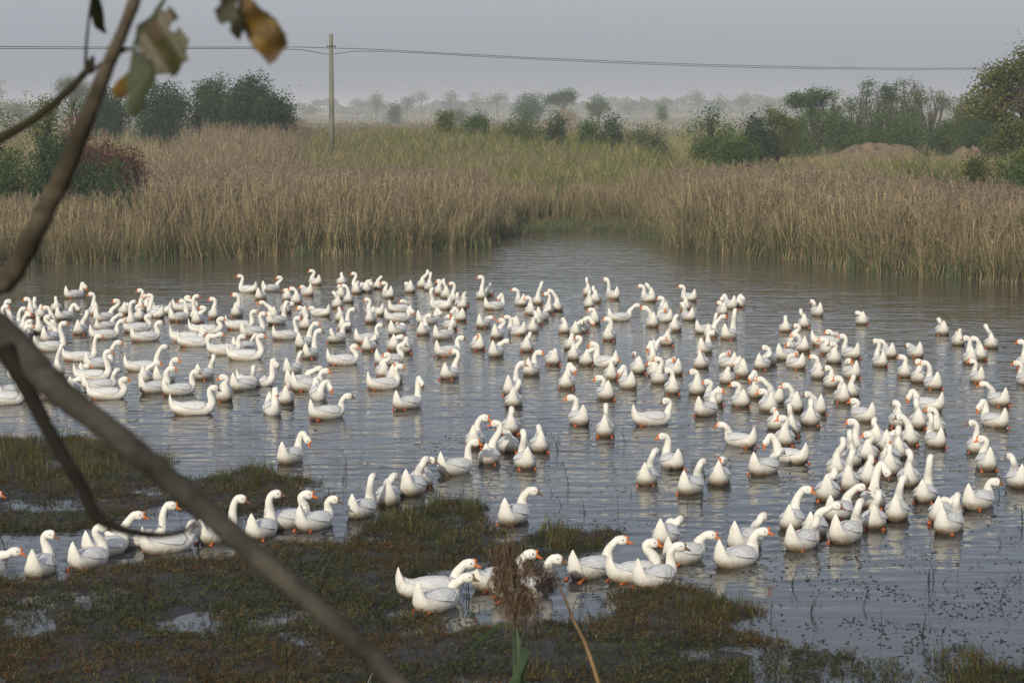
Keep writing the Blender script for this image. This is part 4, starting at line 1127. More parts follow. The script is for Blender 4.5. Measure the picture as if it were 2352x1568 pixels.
# ------------------------------------------------------------------ geese
# One row per goose, read off the photograph: stern x, breast x, waterline y, head x, head top y, bill bearing, flags.
# a/s/t = heading away / sideways / towards the camera, k dark bill, d bill dipped, n head laid back, l leg kicked back
CROPS = {'A': (0, 660, .25), 'B': (350, 640, .25), 'C': (700, 640, .25), 'D': (1050, 640, .25), 'E': (1400, 640, .25), 'F': (1750, 700, .25),
         'G': (2104, 700, .25), 'H': (1850, 980, .25), 'I': (2104, 980, .25), 'J': (1500, 1000, .25), 'K': (832, 960, .449), 'L': (0, 960, .449)}
GEESE = '''
A 625 830 272 825 135 -10 ds
A 990 850 435 890 210 180 a
A 905 1125 505 1135 275 180 s
A 705 870 625 848 385 90 a
A 530 735 483 755 345 0 dks
A 590 510 400 543 248 90 a
A 300 360 430 338 255 90 a
A 340 250 450 260 258 180 a
A 150 45 535 80 280 0 ka
A 90 -20 560 55 330 0 a
A 60 240 600 225 352 0 a
A 170 290 600 275 408 0 a
A 200 330 640 290 475 0 ka
A 130 300 710 290 520 0 s
A 440 360 460 400 330 90 a
A 575 465 610 450 335 180 a
A 385 605 705 465 430 0 ks
A 330 650 795 620 485 0 s
A 330 430 615 370 440 90 a
A 480 640 1030 615 660 45 a
A 615 950 885 965 615 0 s
A 720 1095 1065 1055 725 10 s
A 820 1120 965 1150 678 0 s
A 715 880 1060 845 915 0 a
A 610 800 1210 775 1030 0 s
A 805 1150 1180 1145 948 45 ks
A 855 1245 1255 1210 1035 0 s
A 1215 1560 985 1600 718 0 ks
A -60 240 1240 90 968 90 s
A -150 265 1310 210 1050 0 s
A 180 400 1255 330 1075 -20 s
A 400 560 1258 520 1050 90 a
A 1215 1340 535 1300 285 20 a
A 1160 1270 430 1240 310 90 a
A 1430 1310 400 1365 113 180 a
A 1330 1390 485 1360 320 0 a
A 1205 1490 608 1450 420 0 ks
A 1275 1575 695 1555 485 0 ks
A 875 1175 672 1190 470 0 s
A 905 1140 590 1170 412 10 s
B 1115 918 298 940 115 180 s
B 1145 1335 290 1325 130 180 s
B 1075 1220 365 1183 220 90 a
B 240 455 575 375 358 180 s
B 280 540 480 430 320 0 s
B 450 540 560 515 308 10 a
B 455 610 600 575 420 180 a
B 745 628 550 670 338 180 a
B 840 985 530 895 297 180 a
B 1330 1185 560 1140 372 190 a
B 800 1085 655 1080 458 0 s
B 940 1200 725 1165 480 0 s
B 1190 1415 612 1400 372 60 ks
B 1325 1450 495 1440 400 0 ka
B 1440 1545 405 1450 238 185 a
B 1440 1370 370 1390 255 180 a
B 1253 1525 757 1500 523 0 s
B 445 780 700 755 528 0 s
B 262 600 780 585 645 -20 ds
B 332 660 822 790 678 0 s
B 622 960 905 965 698 0 ks
B 815 1178 955 1145 693 0 s
B 850 1105 875 1095 688 45 ks
B 480 718 1145 682 892 90 a
B 180 522 1303 510 1040 0 ks
B 885 690 1355 775 1092 180 a
B 835 1130 1247 1075 998 80 s
B 910 1290 1218 1290 968 0 dks
B 262 705 1488 685 1195 0 ks
B 1150 1365 1495 1290 1245 280 dt
B 1448 1330 1385 1385 1270 180 n
B 1345 1570 1100 1535 860 60 s
B -50 280 1285 270 1010 0 s
B -75 110 1180 140 955 0 s
B 80 340 1180 310 925 -30 s
B 215 15 545 55 235 180 s
B 285 60 510 20 310 180 s
B 0 60 480 25 360 270 dt
C 345 200 222 240 66 180 a
C 580 490 220 530 95 90 a
C 830 622 265 648 92 180 s
C 725 628 300 650 235 180 n
C 720 830 298 815 190 0 ds
C 830 935 262 915 128 60 a
C 1058 905 350 945 183 185 s
C 1258 1140 298 1165 200 180 ka
C 1275 1360 248 1370 70 90 a
C 1335 1440 275 1398 92 90 a
C 545 655 393 555 210 180 a
C 500 550 350 520 240 90 n
C 555 425 445 455 278 120 ka
C 270 118 328 150 250 200 a
C 430 215 530 235 430 180 s
C 225 140 650 188 495 90 a
C 230 110 560 125 425 190 a
C 455 590 575 560 500 20 n
C 480 650 668 635 438 -10 ka
C 385 592 785 590 582 0 ks
C 960 755 522 780 343 180 s
C 745 890 590 842 428 90 a
C 985 1225 490 1215 460 0 n
C 950 1215 582 1215 452 -10 ds
C 1255 1488 605 1485 468 -10 kds
C 1250 1412 712 1380 498 -20 ka
C 650 915 792 905 590 0 ks
C 712 890 865 860 700 80 a
C 970 1180 712 1078 603 270 s
C 980 1100 870 1105 703 0 a
C 1195 1110 872 1165 725 90 a
C 850 1155 1005 1120 782 -10 ks
C 1020 848 1120 975 878 180 a
C 775 1115 1247 1100 988 0 s
C 950 1138 1180 1070 1040 0 n
C 65 275 838 280 577 0 s
C 128 328 940 310 645 0 ks
C -30 255 1225 310 1010 0 ks
C 33 370 1262 370 1033 0 s
C 200 410 1350 415 1188 -50 dt
C 387 710 1007 655 795 0 s
C 205 585 1540 590 1275 0 ks
C 1020 1338 1440 1305 1145 -50 kds
D 45 115 315 80 165 180 a
D 200 103 350 125 158 90 a
D 250 180 388 205 188 180 a
D 365 215 452 262 290 80 s
D 212 -20 462 15 245 60 ks
D 290 350 420 320 330 90 n
D 360 200 573 215 540 185 da
D 270 108 655 160 575 180 n
D 10 245 757 215 548 90 s
D 32 308 925 295 712 -20 ks
D 80 298 1140 235 843 160 s
D 550 442 358 485 120 180 a
D 612 520 325 530 265 180 n
D 515 735 465 670 322 200 ds
D 950 802 425 820 248 180 s
D 985 1105 412 1085 182 70 a
D 1040 905 513 945 325 180 a
D 1285 1180 475 1165 260 180 a
D 1200 1100 495 1130 288 180 a
D 1000 1175 573 1160 408 90 a
D 970 1095 612 1030 480 90 n
D 1055 935 683 1000 570 180 n
D 945 730 715 745 512 180 s
D 900 770 660 815 563 180 a
D 570 735 745 690 543 180 a
D 430 607 640 583 535 0 a
D 545 372 857 470 735 180 n
D 545 735 928 735 745 -10 ks
D 865 1012 872 968 678 80 a
D 885 1080 1105 1055 855 -20 a
D 1280 1100 1000 1215 838 90 a
D 685 912 1295 885 962 20 a
D 712 908 1410 860 1135 90 a
D 1235 1420 1232 1385 1008 -20 da
D 1564 1324 1592 1370 1290 180 s
D 1247 1365 700 1310 600 90 n
D 1345 1478 705 1468 560 -40 ka
D 1322 1482 955 1440 712 150 a
D 1315 1425 850 1378 688 90 a
E 185 82 325 120 143 90 a
E 165 245 395 185 228 90 a
E 205 80 440 148 265 90 a
E 455 290 362 308 148 150 s
E 800 632 385 650 212 180 s
E 810 690 370 705 198 120 a
E 945 800 512 840 328 180 a
E 1205 1020 380 1045 215 180 s
E 1120 1050 465 1070 300 90 a
E 1195 1025 568 1050 385 120 s
E 320 570 578 610 398 0 s
E 835 685 632 690 425 180 s
E 975 780 590 870 515 180 n
E 910 1055 675 1000 503 60 ka
E 262 418 765 320 530 180 a
E 262 118 600 165 440 180 s
E 30 140 682 215 565 -10 da
E 48 190 1005 175 790 150 a
E 440 165 1032 185 772 180 s
E 295 425 1152 395 918 0 a
E 625 415 1237 455 1033 190 ds
E 410 205 1340 245 1100 180 s
E 710 530 1085 588 868 250 ka
E 700 860 960 860 720 0 t
E 850 690 965 730 798 230 dt
E 840 972 812 900 720 0 n
E 900 755 1185 815 918 180 a
E 860 720 1115 755 975 180 a
E 1068 855 1100 960 960 180 n
E 1048 866 1285 915 1025 180 ka
E 1175 1372 890 1340 662 -20 ks
E 1150 1325 1035 1230 930 180 n
E 1285 1113 1290 1158 1040 200 ka
E 1470 1235 1390 1300 1138 180 s
E 1150 1425 1505 1405 1222 -10 s
E 1168 1410 700 1385 490 80 s
E 1250 1420 742 1495 508 10 s
F 15 207 515 168 205 80 s
F 110 -30 275 15 135 150 a
F 200 30 215 45 92 200 ds
F 150 270 200 240 98 -20 da
F 1045 885 285 920 122 130 s
F 905 775 398 808 212 90 a
F 597 722 440 658 275 90 a
F 780 670 590 765 355 200 ka
F 908 735 632 755 445 190 s
F 1475 1338 368 1365 232 150 ka
F 1130 990 655 1020 488 185 a
F 905 1195 580 1090 505 0 n
F 1402 1180 700 1215 457 180 s
F 1210 1050 745 1120 532 200 ka
F 548 785 715 640 600 0 n
F 870 642 800 690 700 180 n
F 1060 885 895 930 655 180 s
F 567 430 760 460 566 200 ka
F 335 530 805 505 618 90 s
F 210 -20 795 80 650 180 n
F 325 140 878 185 712 200 ds
F 10 168 943 100 775 90 a
F 430 295 1085 330 846 210 da
F 668 440 1140 415 873 180 s
F 325 115 1172 168 920 180 s
F 600 380 1222 435 990 180 s
F 852 640 1215 665 933 180 s
F 1082 850 1245 875 1017 210 ks
F 810 995 1350 905 1087 95 a
F 1180 1030 985 1072 765 200 ka
F 1405 1188 893 1280 785 180 n
F 1220 1380 1075 1325 848 80 a
F 1310 1110 1130 1170 865 180 s
F 1560 1268 1320 1330 1082 180 s
F 640 785 1450 700 1135 90 a
F 515 620 1395 570 1240 90 n
F 735 562 1550 630 1248 200 a
J 1390 1037 370 1035 112 180 s
G 255 65 780 125 503 190 ks
G 340 150 690 165 505 190 s
G 605 408 690 440 550 220 ks
G 485 330 880 378 658 160 s
G 612 472 935 540 702 190 ka
G 788 570 1000 600 715 180 s
G 845 692 467 738 298 110 s
G 1000 848 570 940 480 180 n
G 1130 955 750 1005 476 200 ks
G 1218 1050 712 1080 478 190 s
G 1310 1185 598 1195 360 110 a
G 1213 1013 937 1065 697 180 s
G 1440 1190 1162 1175 918 180 s
G 1432 1118 1378 1140 1132 210 ds
I 1190 1005 500 1065 173 200 ks
G 1640 1490 790 1540 510 180 s
G 1700 1468 962 1505 716 180 s
G 795 465 1215 450 1062 220 ds
G 620 455 1385 520 1075 90 a
G 780 640 1420 665 1165 180 a
G 830 565 1568 650 1222 110 s
G 435 232 1372 318 1102 140 ks
G 552 350 1545 362 1236 200 ka
I 270 412 500 345 228 90 a
I 160 290 490 300 343 60 ka
I 60 182 455 112 148 80 a
H 1015 850 490 905 163 180 a
H 960 840 620 885 268 90 a
H 830 682 725 818 342 100 s
H 1158 955 592 1065 285 180 a
H 755 982 850 915 458 80 s
H 975 1165 830 1090 510 95 a
H 540 797 970 738 635 90 s
H 1157 1382 715 1275 412 90 s
H 1155 1400 620 1280 500 90 n
H 985 1240 1040 1240 640 -30 kds
H 610 950 1165 985 795 0 ks
H 1000 1238 1240 1165 855 90 s
H 1210 1478 1168 1415 715 60 ks
H 1560 1358 830 1462 458 110 s
I 470 735 985 658 500 80 s
I 1325 1068 672 1160 330 190 s
I 1640 1368 842 1435 500 120 s
I 945 1308 1062 1280 742 -10 ks
I 665 1012 1297 918 887 80 s
I 617 900 1185 885 925 80 s
H 175 470 1255 465 815 -20 s
H 225 628 1468 568 1105 80 s
H 385 700 1335 765 972 -10 ks
H 655 1050 1395 990 945 70 s
H 492 115 610 75 355 220 ds
H -120 232 725 212 445 60 ks
E 558 960 1600 895 1320 200 ks
J 690 408 585 465 222 200 s
J 183 442 738 392 368 60 ks
J 580 898 832 850 472 60 s
J 890 1135 738 1000 515 90 n
J 330 655 1330 625 1033 60 ks
J 445 912 1525 920 1175 0 sl
J 1070 1475 1390 1435 1003 60 s
J 945 1432 1560 1430 1143 0 s
K 1218 1500 1018 1515 770 0 sl
K 1432 1750 1045 1685 785 0 s
K 1570 1845 1060 1830 805 0 ks
K 378 665 1203 680 973 0 ksl
K 300 665 1125 690 898 0 s
K 690 1010 1078 1025 846 0 s
K 815 1165 1130 1165 872 -10 ksl
K 838 1040 718 1035 506 0 ks
K 15 210 682 170 432 70 s
K 195 315 610 285 430 60 a
K 300 478 555 458 341 60 s
K 365 508 515 480 341 -10 ka
K 513 730 450 722 245 -10 s
K 662 792 297 775 113 -10 a
K 735 872 387 840 131 180 a
K 965 850 320 862 165 120 a
K 875 967 218 925 68 90 a
K 1065 928 410 987 192 100 a
K 1138 1018 318 1072 168 100 a
K 1376 1492 235 1437 53 90 a
L 1493 1668 385 1665 228 -20 ds
L -190 55 1035 90 833 0 s
L 120 332 1005 268 740 -30 ks
L 362 612 962 550 703 0 ks
L 440 718 888 745 636 0 s
L 570 915 842 925 585 0 s
L 760 1072 878 1045 683 60 s
L 1060 1310 820 1305 548 -10 ks
L 1320 1528 792 1495 523 0 ks
L 1430 1700 750 1665 525 0 s
L 1595 1832 752 1808 553 -10 ks
L -170 -40 690 -22 528 0 s
'''
# feathers ----------------------------------------------------------
def feather_mat(name, base, grey, wing=False):
    t = NT(name); tc = t.new('ShaderNodeTexCoord'); oi = t.new('ShaderNodeObjectInfo')
    off = t.new('ShaderNodeVectorMath'); off.operation = 'ADD'; cmb = t.new('ShaderNodeCombineXYZ')
    t.l.new(t.math('MULTIPLY', oi.outputs['Random'], 37.0), cmb.inputs[0]); t.l.new(tc.outputs['Object'], off.inputs[0]); t.l.new(cmb.outputs[0], off.inputs[1])
    nz = t.noise(off.outputs[0], 14, 4); n2 = t.noise(off.outputs[0], 60, 3)
    sp = t.new('ShaderNodeSeparateXYZ'); t.l.new(tc.outputs['Object'], sp.inputs[0])
    low = t.math('SUBTRACT', 1.0, t.math('DIVIDE', sp.outputs[2], 0.13), clamp=True)
    stern = t.math('MULTIPLY', t.math('ADD', t.math('MULTIPLY', sp.outputs[0], -2.2), .42, clamp=True), low)
    dirt = t.math('MULTIPLY', t.math('MULTIPLY', stern, t.math('ADD', nz, .15)), 2.0, clamp=True)
    mot = t.math('MULTIPLY', t.math('SUBTRACT', nz, .45, clamp=True), 1.1, clamp=True)
    c = t.mix(mot, base, grey)
    st = t.noise(off.outputs[0], 7, 3, .55, (1.0, 9.0, 7.0) if wing else (2, 2, 2))
    stv = t.math('MULTIPLY', t.math('SUBTRACT', st, .52, clamp=True), 3.2 if wing else 1.6, clamp=True)
    c = t.mix(stv, c, (0.36, 0.33, 0.29) if wing else (0.56, 0.50, 0.42))
    c = t.mix(dirt, c, (0.26, 0.18, 0.10))
    t.col(c); t.b.inputs['Roughness'].default_value = .85; t.b.inputs['Specular IOR Level'].default_value = .15
    t.b.inputs['Subsurface Weight'].default_value = 0.0
    bb = t.math('ADD', n2, t.math('MULTIPLY', t.noise(off.outputs[0], 20, 2, .5, (1, 2.5, 2.5)), 2.0)); t.bump(bb, .45, .006)
    return t.m
M_BODY = feather_mat('white_feathers', (0.80, 0.775, 0.71), (0.66, 0.63, 0.56))
M_WING = feather_mat('white_wing_feathers', (0.70, 0.70, 0.69), (0.55, 0.55, 0.54), True)  # greyer than the body: the weaker sunlight on folded wings, painted in
M_BILL = mat_plain('orange_bill', (0.74, 0.20, 0.035), .45, .4)
M_BILLK = mat_plain('dusky_bill', (0.20, 0.10, 0.05), .5, .4)
M_EYE = mat_plain('dark_eye', (0.02, 0.015, 0.01), .2, .5)
M_FOOT = mat_plain('orange_foot', (0.52, 0.13, 0.035), .5, .4)

SEG = 16
BODY = [(-.352, .345, -74, .005, .004), (-.352, .310, -76, .026, .012), (-.347, .262, -72, .050, .026), (-.332, .210, -62, .076, .048), (-.300, .155, -44, .104, .080),
        (-.235, .104, -22, .130, .110), (-.145, .082, -5, .150, .132), (-.035, .080, 0, .157, .142), (.075, .082, 5, .152, .136), (.168, .088, 16, .134, .124),
        (.252, .108, 38, .106, .098), (.292, .162, 66, .074, .066)]
BODY = [(x, z, a, w, h) if i < 3 else (x, z * .93 if i < 10 else z, a, w * .93, h * .9) for i, (x, z, a, w, h) in enumerate(BODY)]
def ring(c, side, up, w, h, tw=0.0):
    out = []
    for k in range(SEG):
        a = 2 * math.pi * k / SEG + tw
        out.append(c + side * (math.cos(a) * w) + up * (math.sin(a) * h))
    return out
def bez(P, t):
    a, b, c, d = P; s = 1 - t
    return a * s ** 3 + b * (3 * s * s * t) + c * (3 * s * t * t) + d * t ** 3
def bezd(P, t):
    a, b, c, d = P; s = 1 - t
    return ((b - a) * (3 * s * s) + (c - b) * (6 * s * t) + (d - c) * (3 * t * t)).normalized()
def goose_body(head, hf, thick=1.0):
    """continuous skin: tail, trunk, neck and head; head = centre of skull (local), hf = bill direction (unit)"""
    V = []; F = []
    rings = []
    prev_side = None
    for (x, z, ang, w, h) in BODY:
        a = R(ang); T = Vector((math.cos(a), 0, math.sin(a))); side = Vector((0, 1, 0)); up = Vector((-math.sin(a), 0, math.cos(a)))
        rings.append(ring(Vector((x, 0, z)), side, up, w, h)); prev_side = side; T0 = T
    P0 = Vector((.292, 0, .162)); d0 = Vector((math.cos(R(84)), 0, math.sin(R(84))))
    back = head - hf * (.050 if hf.z > -.4 else .045) - Vector((0, 0, .016 if hf.z > -.4 else -.01))
    L = (back - P0).length
    if hf.z < -.4: P2 = back - hf * min(.13, L * .5) + Vector((0, 0, .03))
    else: P2 = back - hf * min(.055, L * .25) - Vector((0, 0, L * .30))
    P = (P0, P0 + d0 * L * .40, P2, back)
    side = Vector((0, 1, 0)); n = 12; Tp = T0
    for i in range(1, n + 1):
        s = i / n; c = bez(P, s); T = bezd(P, s)
        side = (side - T * side.dot(T)).normalized(); up = T.cross(side) * 1.0
        r = (.026 * (1 - s) ** 1.6 + .0405 + .001 * s) * thick
        rings.append(ring(c, side, up, r, r))
    sd = Vector((0, 0, 1)).cross(hf)
    if sd.length < .05: sd = Vector((0, 1, 0))
    sd.normalize(); uh = hf.cross(sd)
    if sd.dot(side) < 0 and False: pass
    # twist so that the vertex columns stay in line
    T = hf; s2 = (side - T * side.dot(T)).normalized(); tw = math.atan2(s2.dot(uh), s2.dot(sd))
    md = (T0 * 0 + bezd(P, 1.0) + hf).normalized() if hf.z > -.4 else hf
    sm = (side - md * side.dot(md)).normalized(); rings.append(ring(head - hf * .034 + Vector((0, 0, .0)), sm, md.cross(sm), .042, .044))
    for (f, w, h, dz) in ((-.014, .043, .050, .004), (.010, .045, .054, .006), (.036, .041, .051, .006), (.055, .031, .042, .004), (.067, .020, .028, .0)):
        c = head + hf * f + uh * dz
        rings.append([c + sd * (math.cos(2 * math.pi * k / SEG + tw) * w) + uh * (math.sin(2 * math.pi * k / SEG + tw) * h) for k in range(SEG)])
    for rr in rings: V += rr
    for i in range(len(rings) - 1):
        o = i * SEG
        for k in range(SEG):
            F.append((o + k, o + (k + 1) % SEG, o + SEG + (k + 1) % SEG, o + SEG + k))
    F.append(tuple(range(SEG))[::-1]); n = len(V) - SEG; F.append(tuple(range(n, n + SEG)))
    return V, F, sd, uh

def wing_mesh(sg):
    """folded wing with stepped feather rows, ending in crossed primaries above the tail root"""
    nx, nv_ = 16, 9; V = []; F = []
    for layer in (0, 1):
        for i in range(nx + 1):
            u = i / nx; x = .185 - .50 * u
            # trunk half axes here
            bx = [b[0] for b in BODY][4:]; w = np.interp(x, bx, [b[3] for b in BODY][4:]); h = np.interp(x, bx, [b[4] for b in BODY][4:]); zc = np.interp(x, bx, [b[1] for b in BODY][4:])
            for j in range(nv_ + 1):
                v = j / nv_
                top = R(86); low = R(5 + 40 * u ** 1.5 + 30 * max(0, .25 - u) * 4)
                a = top + (low - top) * v
                if u > .72: q = (u - .72) / .28
                else: q = 0
                k = 1.075 + .055 * math.sin(math.pi * min(1, u * 1.15)) - .02 * v
                # feather steps
                st = (u * 3.2 + v * .35) % 1.0
                k += .030 * (st - .5) + .022 * ((v * 5 + u * 1.3) % 1.0 - .5) * min(1, u * 1.5)
                y = sg * w * k * math.cos(a); z = zc + h * k * math.sin(a)
                zt = .205 + .018 * (1 - v)
                y = y * (1 - q) + sg * (.012 + .045 * v * (1 - q * .6)) * q
                z = z * (1 - q) + (zt + .03 * q - .03 * v) * q
                edge = (v > .94) or (u > .97) or u < .03
                inn = .012 if layer else 0
                p = Vector((x, y, z)); c = Vector((x, 0, zc)); dd = (p - c)
                if layer: p = p - dd.normalized() * (.012 if not edge else .003)
                V.append(p)
    N = (nx + 1) * (nv_ + 1)
    def id_(l, i, j): return l * N + i * (nv_ + 1) + j
    for i in range(nx):
        for j in range(nv_):
            f = (id_(0, i, j), id_(0, i, j + 1), id_(0, i + 1, j + 1), id_(0, i + 1, j)); g = (id_(1, i, j), id_(1, i + 1, j), id_(1, i + 1, j + 1), id_(1, i, j + 1))
            F += [f, g]
    for i in range(nx):
        for j in (0, nv_): F.append((id_(0, i, j), id_(0, i + 1, j), id_(1, i + 1, j), id_(1, i, j)))
    for j in range(nv_):
        for i in (0, nx): F.append((id_(0, i, j), id_(1, i, j), id_(1, i, j + 1), id_(0, i, j + 1)))
    me = bpy.data.meshes.new('wing'); me.from_pydata([tuple(v) for v in V], [], F); me.materials.append(M_WING)
    me.polygons.foreach_set('use_smooth', [True] * len(me.polygons)); me.update(); return me
WING = {1: wing_mesh(1), -1: wing_mesh(-1)}
def loft_mesh(name, rows, mat, seg=10):
    """rows of (x, z, w, h) along +X"""
    V = []; F = []
    for (x, z, w, h) in rows:
        for k in range(seg):
            a = 2 * math.pi * k / seg; V.append((x, w * math.cos(a), z + h * math.sin(a)))
    for i in range(len(rows) - 1):
        o = i * seg
        for k in range(seg): F.append((o + k, o + seg + k, o + seg + (k + 1) % seg, o + (k + 1) % seg))
    F.append(tuple(range(seg))); n = len(V) - seg; F.append(tuple(range(n, n + seg))[::-1])
    me = bpy.data.meshes.new(name); me.from_pydata(V, [], F); me.materials.append(mat)
    me.polygons.foreach_set('use_smooth', [True] * len(me.polygons)); me.update(); return me
BILLR = [(.050, .004, .026, .036), (.066, .000, .024, .028), (.088, -.008, .020, .017), (.110, -.016, .017, .011), (.128, -.022, .013, .007), (.136, -.024, .006, .003)]
KNOBR = [(.046, .036, .005, .005), (.052, .040, .016, .016), (.062, .041, .019, .020), (.072, .038, .015, .016), (.079, .034, .005, .006)]
BILL = {False: loft_mesh('bill', BILLR, M_BILL), True: loft_mesh('bill', BILLR, M_BILLK)}
KNOB = {False: loft_mesh('knob', KNOBR, M_BILL), True: loft_mesh('knob', [(x, z - .004, w * .8, h * .75) for x, z, w, h in KNOBR], M_BILLK)}
EYE = loft_mesh('eye', [(-.008, 0, .001, .001), (-.005, 0, .006, .006), (0, 0, .008, .008), (.005, 0, .006, .006), (.008, 0, .001, .001)], M_EYE, 6)
def foot_mesh():
    V = []; F = []
    # shank then three webbed toes trailing behind
    for (x, z, w, h) in [(.05, .0, .012, .012), (.0, .006, .012, .012), (-.02, .008, .016, .010)]:
        for k in range(6):
            a = 2 * math.pi * k / 6; V.append((x, w * math.cos(a), z + h * math.sin(a)))
    for i in range(2):
        for k in range(6): F.append((i * 6 + k, i * 6 + 6 + k, i * 6 + 6 + (k + 1) % 6, i * 6 + (k + 1) % 6))
    o = len(V)
    tip = [(-.09, -.042), (-.082, -.02), (-.105, 0), (-.082, .02), (-.09, .042)]
    V += [(-.015, -.012, .014), (-.015, .012, .014), (-.015, -.012, .002), (-.015, .012, .002)] + [(a, b_, .010) for a, b_ in tip] + [(a, b_, .002) for a, b_ in tip]
    F += [(o, o + 1, o + 8, o + 7), (o, o + 7, o + 6), (o, o + 6, o + 5), (o, o + 5, o + 4), (o + 2, o + 12, o + 13, o + 3), (o + 2, o + 11, o + 12), (o + 2, o + 10, o + 11), (o + 2, o + 9, o + 10)]
    for k in range(4): F.append((o + 4 + k, o + 5 + k, o + 10 + k, o + 9 + k))
    me = bpy.data.meshes.new('foot'); me.from_pydata(V, [], F); me.materials.append(M_FOOT); me.update(); return me
FOOT = foot_mesh()

LB = 0.69; WB = 0.30
rows_ = []
for ln in GEESE.strip().splitlines():
    c, xs, xc, w, hx, hy, az, fl = ln.split()
    ox, oy, k = CROPS[c]; S = 2352 / 2496
    f = lambda a, o: (o + float(a) * k) * S
    rows_.append(dict(us=f(xs, ox), uc=f(xc, ox), v=f(w, oy), hu=f(hx, ox), hv=f(hy, oy), az=float(az), fl=fl))
geese = []
for g in rows_:
    pw = at_water((g['us'] + g['uc']) / 2, g['v']); d = pw.y
    E = abs(g['uc'] - g['us']) * d / FPX
    sc = min(1.13, max(1.0, E / LB)) if E > LB else rnd.uniform(.95, 1.03)
    cs = min(1, max(0, (E / sc - WB) / (LB - WB)))
    sgn = 1 if g['uc'] > g['us'] else -1
    th = math.acos(cs)
    if 't' in g['fl']: th = -max(th, R(35))
    elif th < R(12): th = R(12) * (1 if 'a' in g['fl'] else .6)
    psi = th if sgn > 0 else math.pi - th              # bearing from camera right
    raya = math.atan2(-pw.x, pw.y)                     # turn of the view ray
    psi += raya
    dep = (.30 * abs(math.sin(th)) + .11 * abs(math.cos(th))) * sc
    c = at_water((g['us'] + g['uc']) / 2, g['v']); c = c + Vector((c.x, c.y, 0)).normalized() * dep
    # keep the picture column
    c.x = ray((g['us'] + g['uc']) / 2, g['v']).x / ray(0, g['v']).y * c.y
    geese.append(dict(g, c=c, psi=psi, th=th, sc=sc, sgn=sgn, raya=raya))
# geese never run through one another: ease crowded ones apart in depth
def axes(g):
    return Vector((math.cos(g['psi']), math.sin(g['psi']), 0))
for it in range(25):
    moved = False
    for i in range(len(geese)):
        for j in range(i + 1, len(geese)):
            a, b = geese[i], geese[j]
            if abs(a['c'].y - b['c'].y) > .9 or abs(a['c'].x - b['c'].x) > .9: continue
            best = 9
            for sa in (-.18, 0, .18):
                for sb in (-.18, 0, .18):
                    dv = (a['c'] + axes(a) * sa) - (b['c'] + axes(b) * sb); best = min(best, dv.length)
            if best < .285:
                far, nr = (a, b) if a['c'].y > b['c'].y else (b, a)
                st = (.285 - best) * .5 + .005
                for q, s in ((far, st), (nr, -st)):
                    k = (q['c'].y + s) / q['c'].y; q['c'].y += s; q['c'].x *= k
                moved = True
    if not moved: break

# labels ------------------------------------------------------------
def region(g):
    u, v = (g['us'] + g['uc']) / 2, g['v']
    if v > 1200 and u < 1000 and u < 860 or (v > 1140 and u < 900): return 'in the line through left weeds', 0
    if v > 1290 and u < 1320: return 'beside the drooping reed plumes', 1
    if v > 1180 and u > 1250 and u < 1790: return 'in the front right-centre bunch', 2
    if v > 1130 and u >= 1780: return 'at near end of right column', 3
    if 960 <= v <= 1150 and 780 < u < 1260: return 'in the string behind centre weeds', 4
    if v > 990 and u > 1880 and u < 2180: return 'packed in the right column', 5
    if u >= 2180 and v > 830: return 'near the right picture edge', 6
    if v > 960: return 'on the open middle water', 7
    cols = [(150, 'far left'), (400, 'left side'), (640, 'left crowd'), (900, 'below the pole'), (1130, 'left of centre'),
            (1330, 'centre'), (1560, 'right of centre'), (1790, 'right half'), (2060, 'right flock'), (9999, 'toward right edge')]
    rws = [(690, 'back row'), (760, 'second row'), (830, 'third row'), (900, 'fourth row'), (9999, 'fifth row')]
    cn = next(i for i, (x, _) in enumerate(cols) if u < x); rn = next(i for i, (x, _) in enumerate(rws) if v < x)
    return '%s, %s' % (rws[rn][1], cols[cn][1]), 10 + cn * 10 + rn
def looks(g):
    a = math.degrees(g['psi'] - g['raya'])
    if 't' in g['fl']: h = 'swimming towards us'
    elif 60 < a < 120: h = 'seen from behind'
    elif a <= 60: h = 'swimming right'
    else: h = 'swimming left'
    z = g['az'] % 360
    if 'n' in g['fl']: n = 'head tucked low'
    elif 'd' in g['fl']: n = 'bill dipped'
    elif 50 <= z <= 130: n = 'head facing away'
    elif 230 <= z <= 310: n = 'head facing us'
    elif z < 50 or z > 310: n = 'dark bill right' if 'k' in g['fl'] else 'orange bill right'
    else: n = 'dark bill left' if 'k' in g['fl'] else 'orange bill left'
    return h + ', ' + n
buckets = {}
for g in geese:
    r, _ = region(g); g['reg'] = r; g['look'] = looks(g); buckets.setdefault((r, g['look']), []).append(g)
ORD = ['leftmost', 'second from left', 'third from left', 'fourth from left', 'fifth from left', 'sixth from left', 'seventh from left', 'eighth from left', 'ninth from left', 'tenth from left', 'eleventh from left', 'twelfth from left']
for (r, lk), L in buckets.items():
    L.sort(key=lambda g: g['hu'])
    for i, g in enumerate(L):
        o = '' if len(L) == 1 else (' ' + ORD[i] if i < len(L) - 1 or len(L) > 12 else ' rightmost')
        g['label'] = 'goose %s,%s %s' % (lk, o, r)

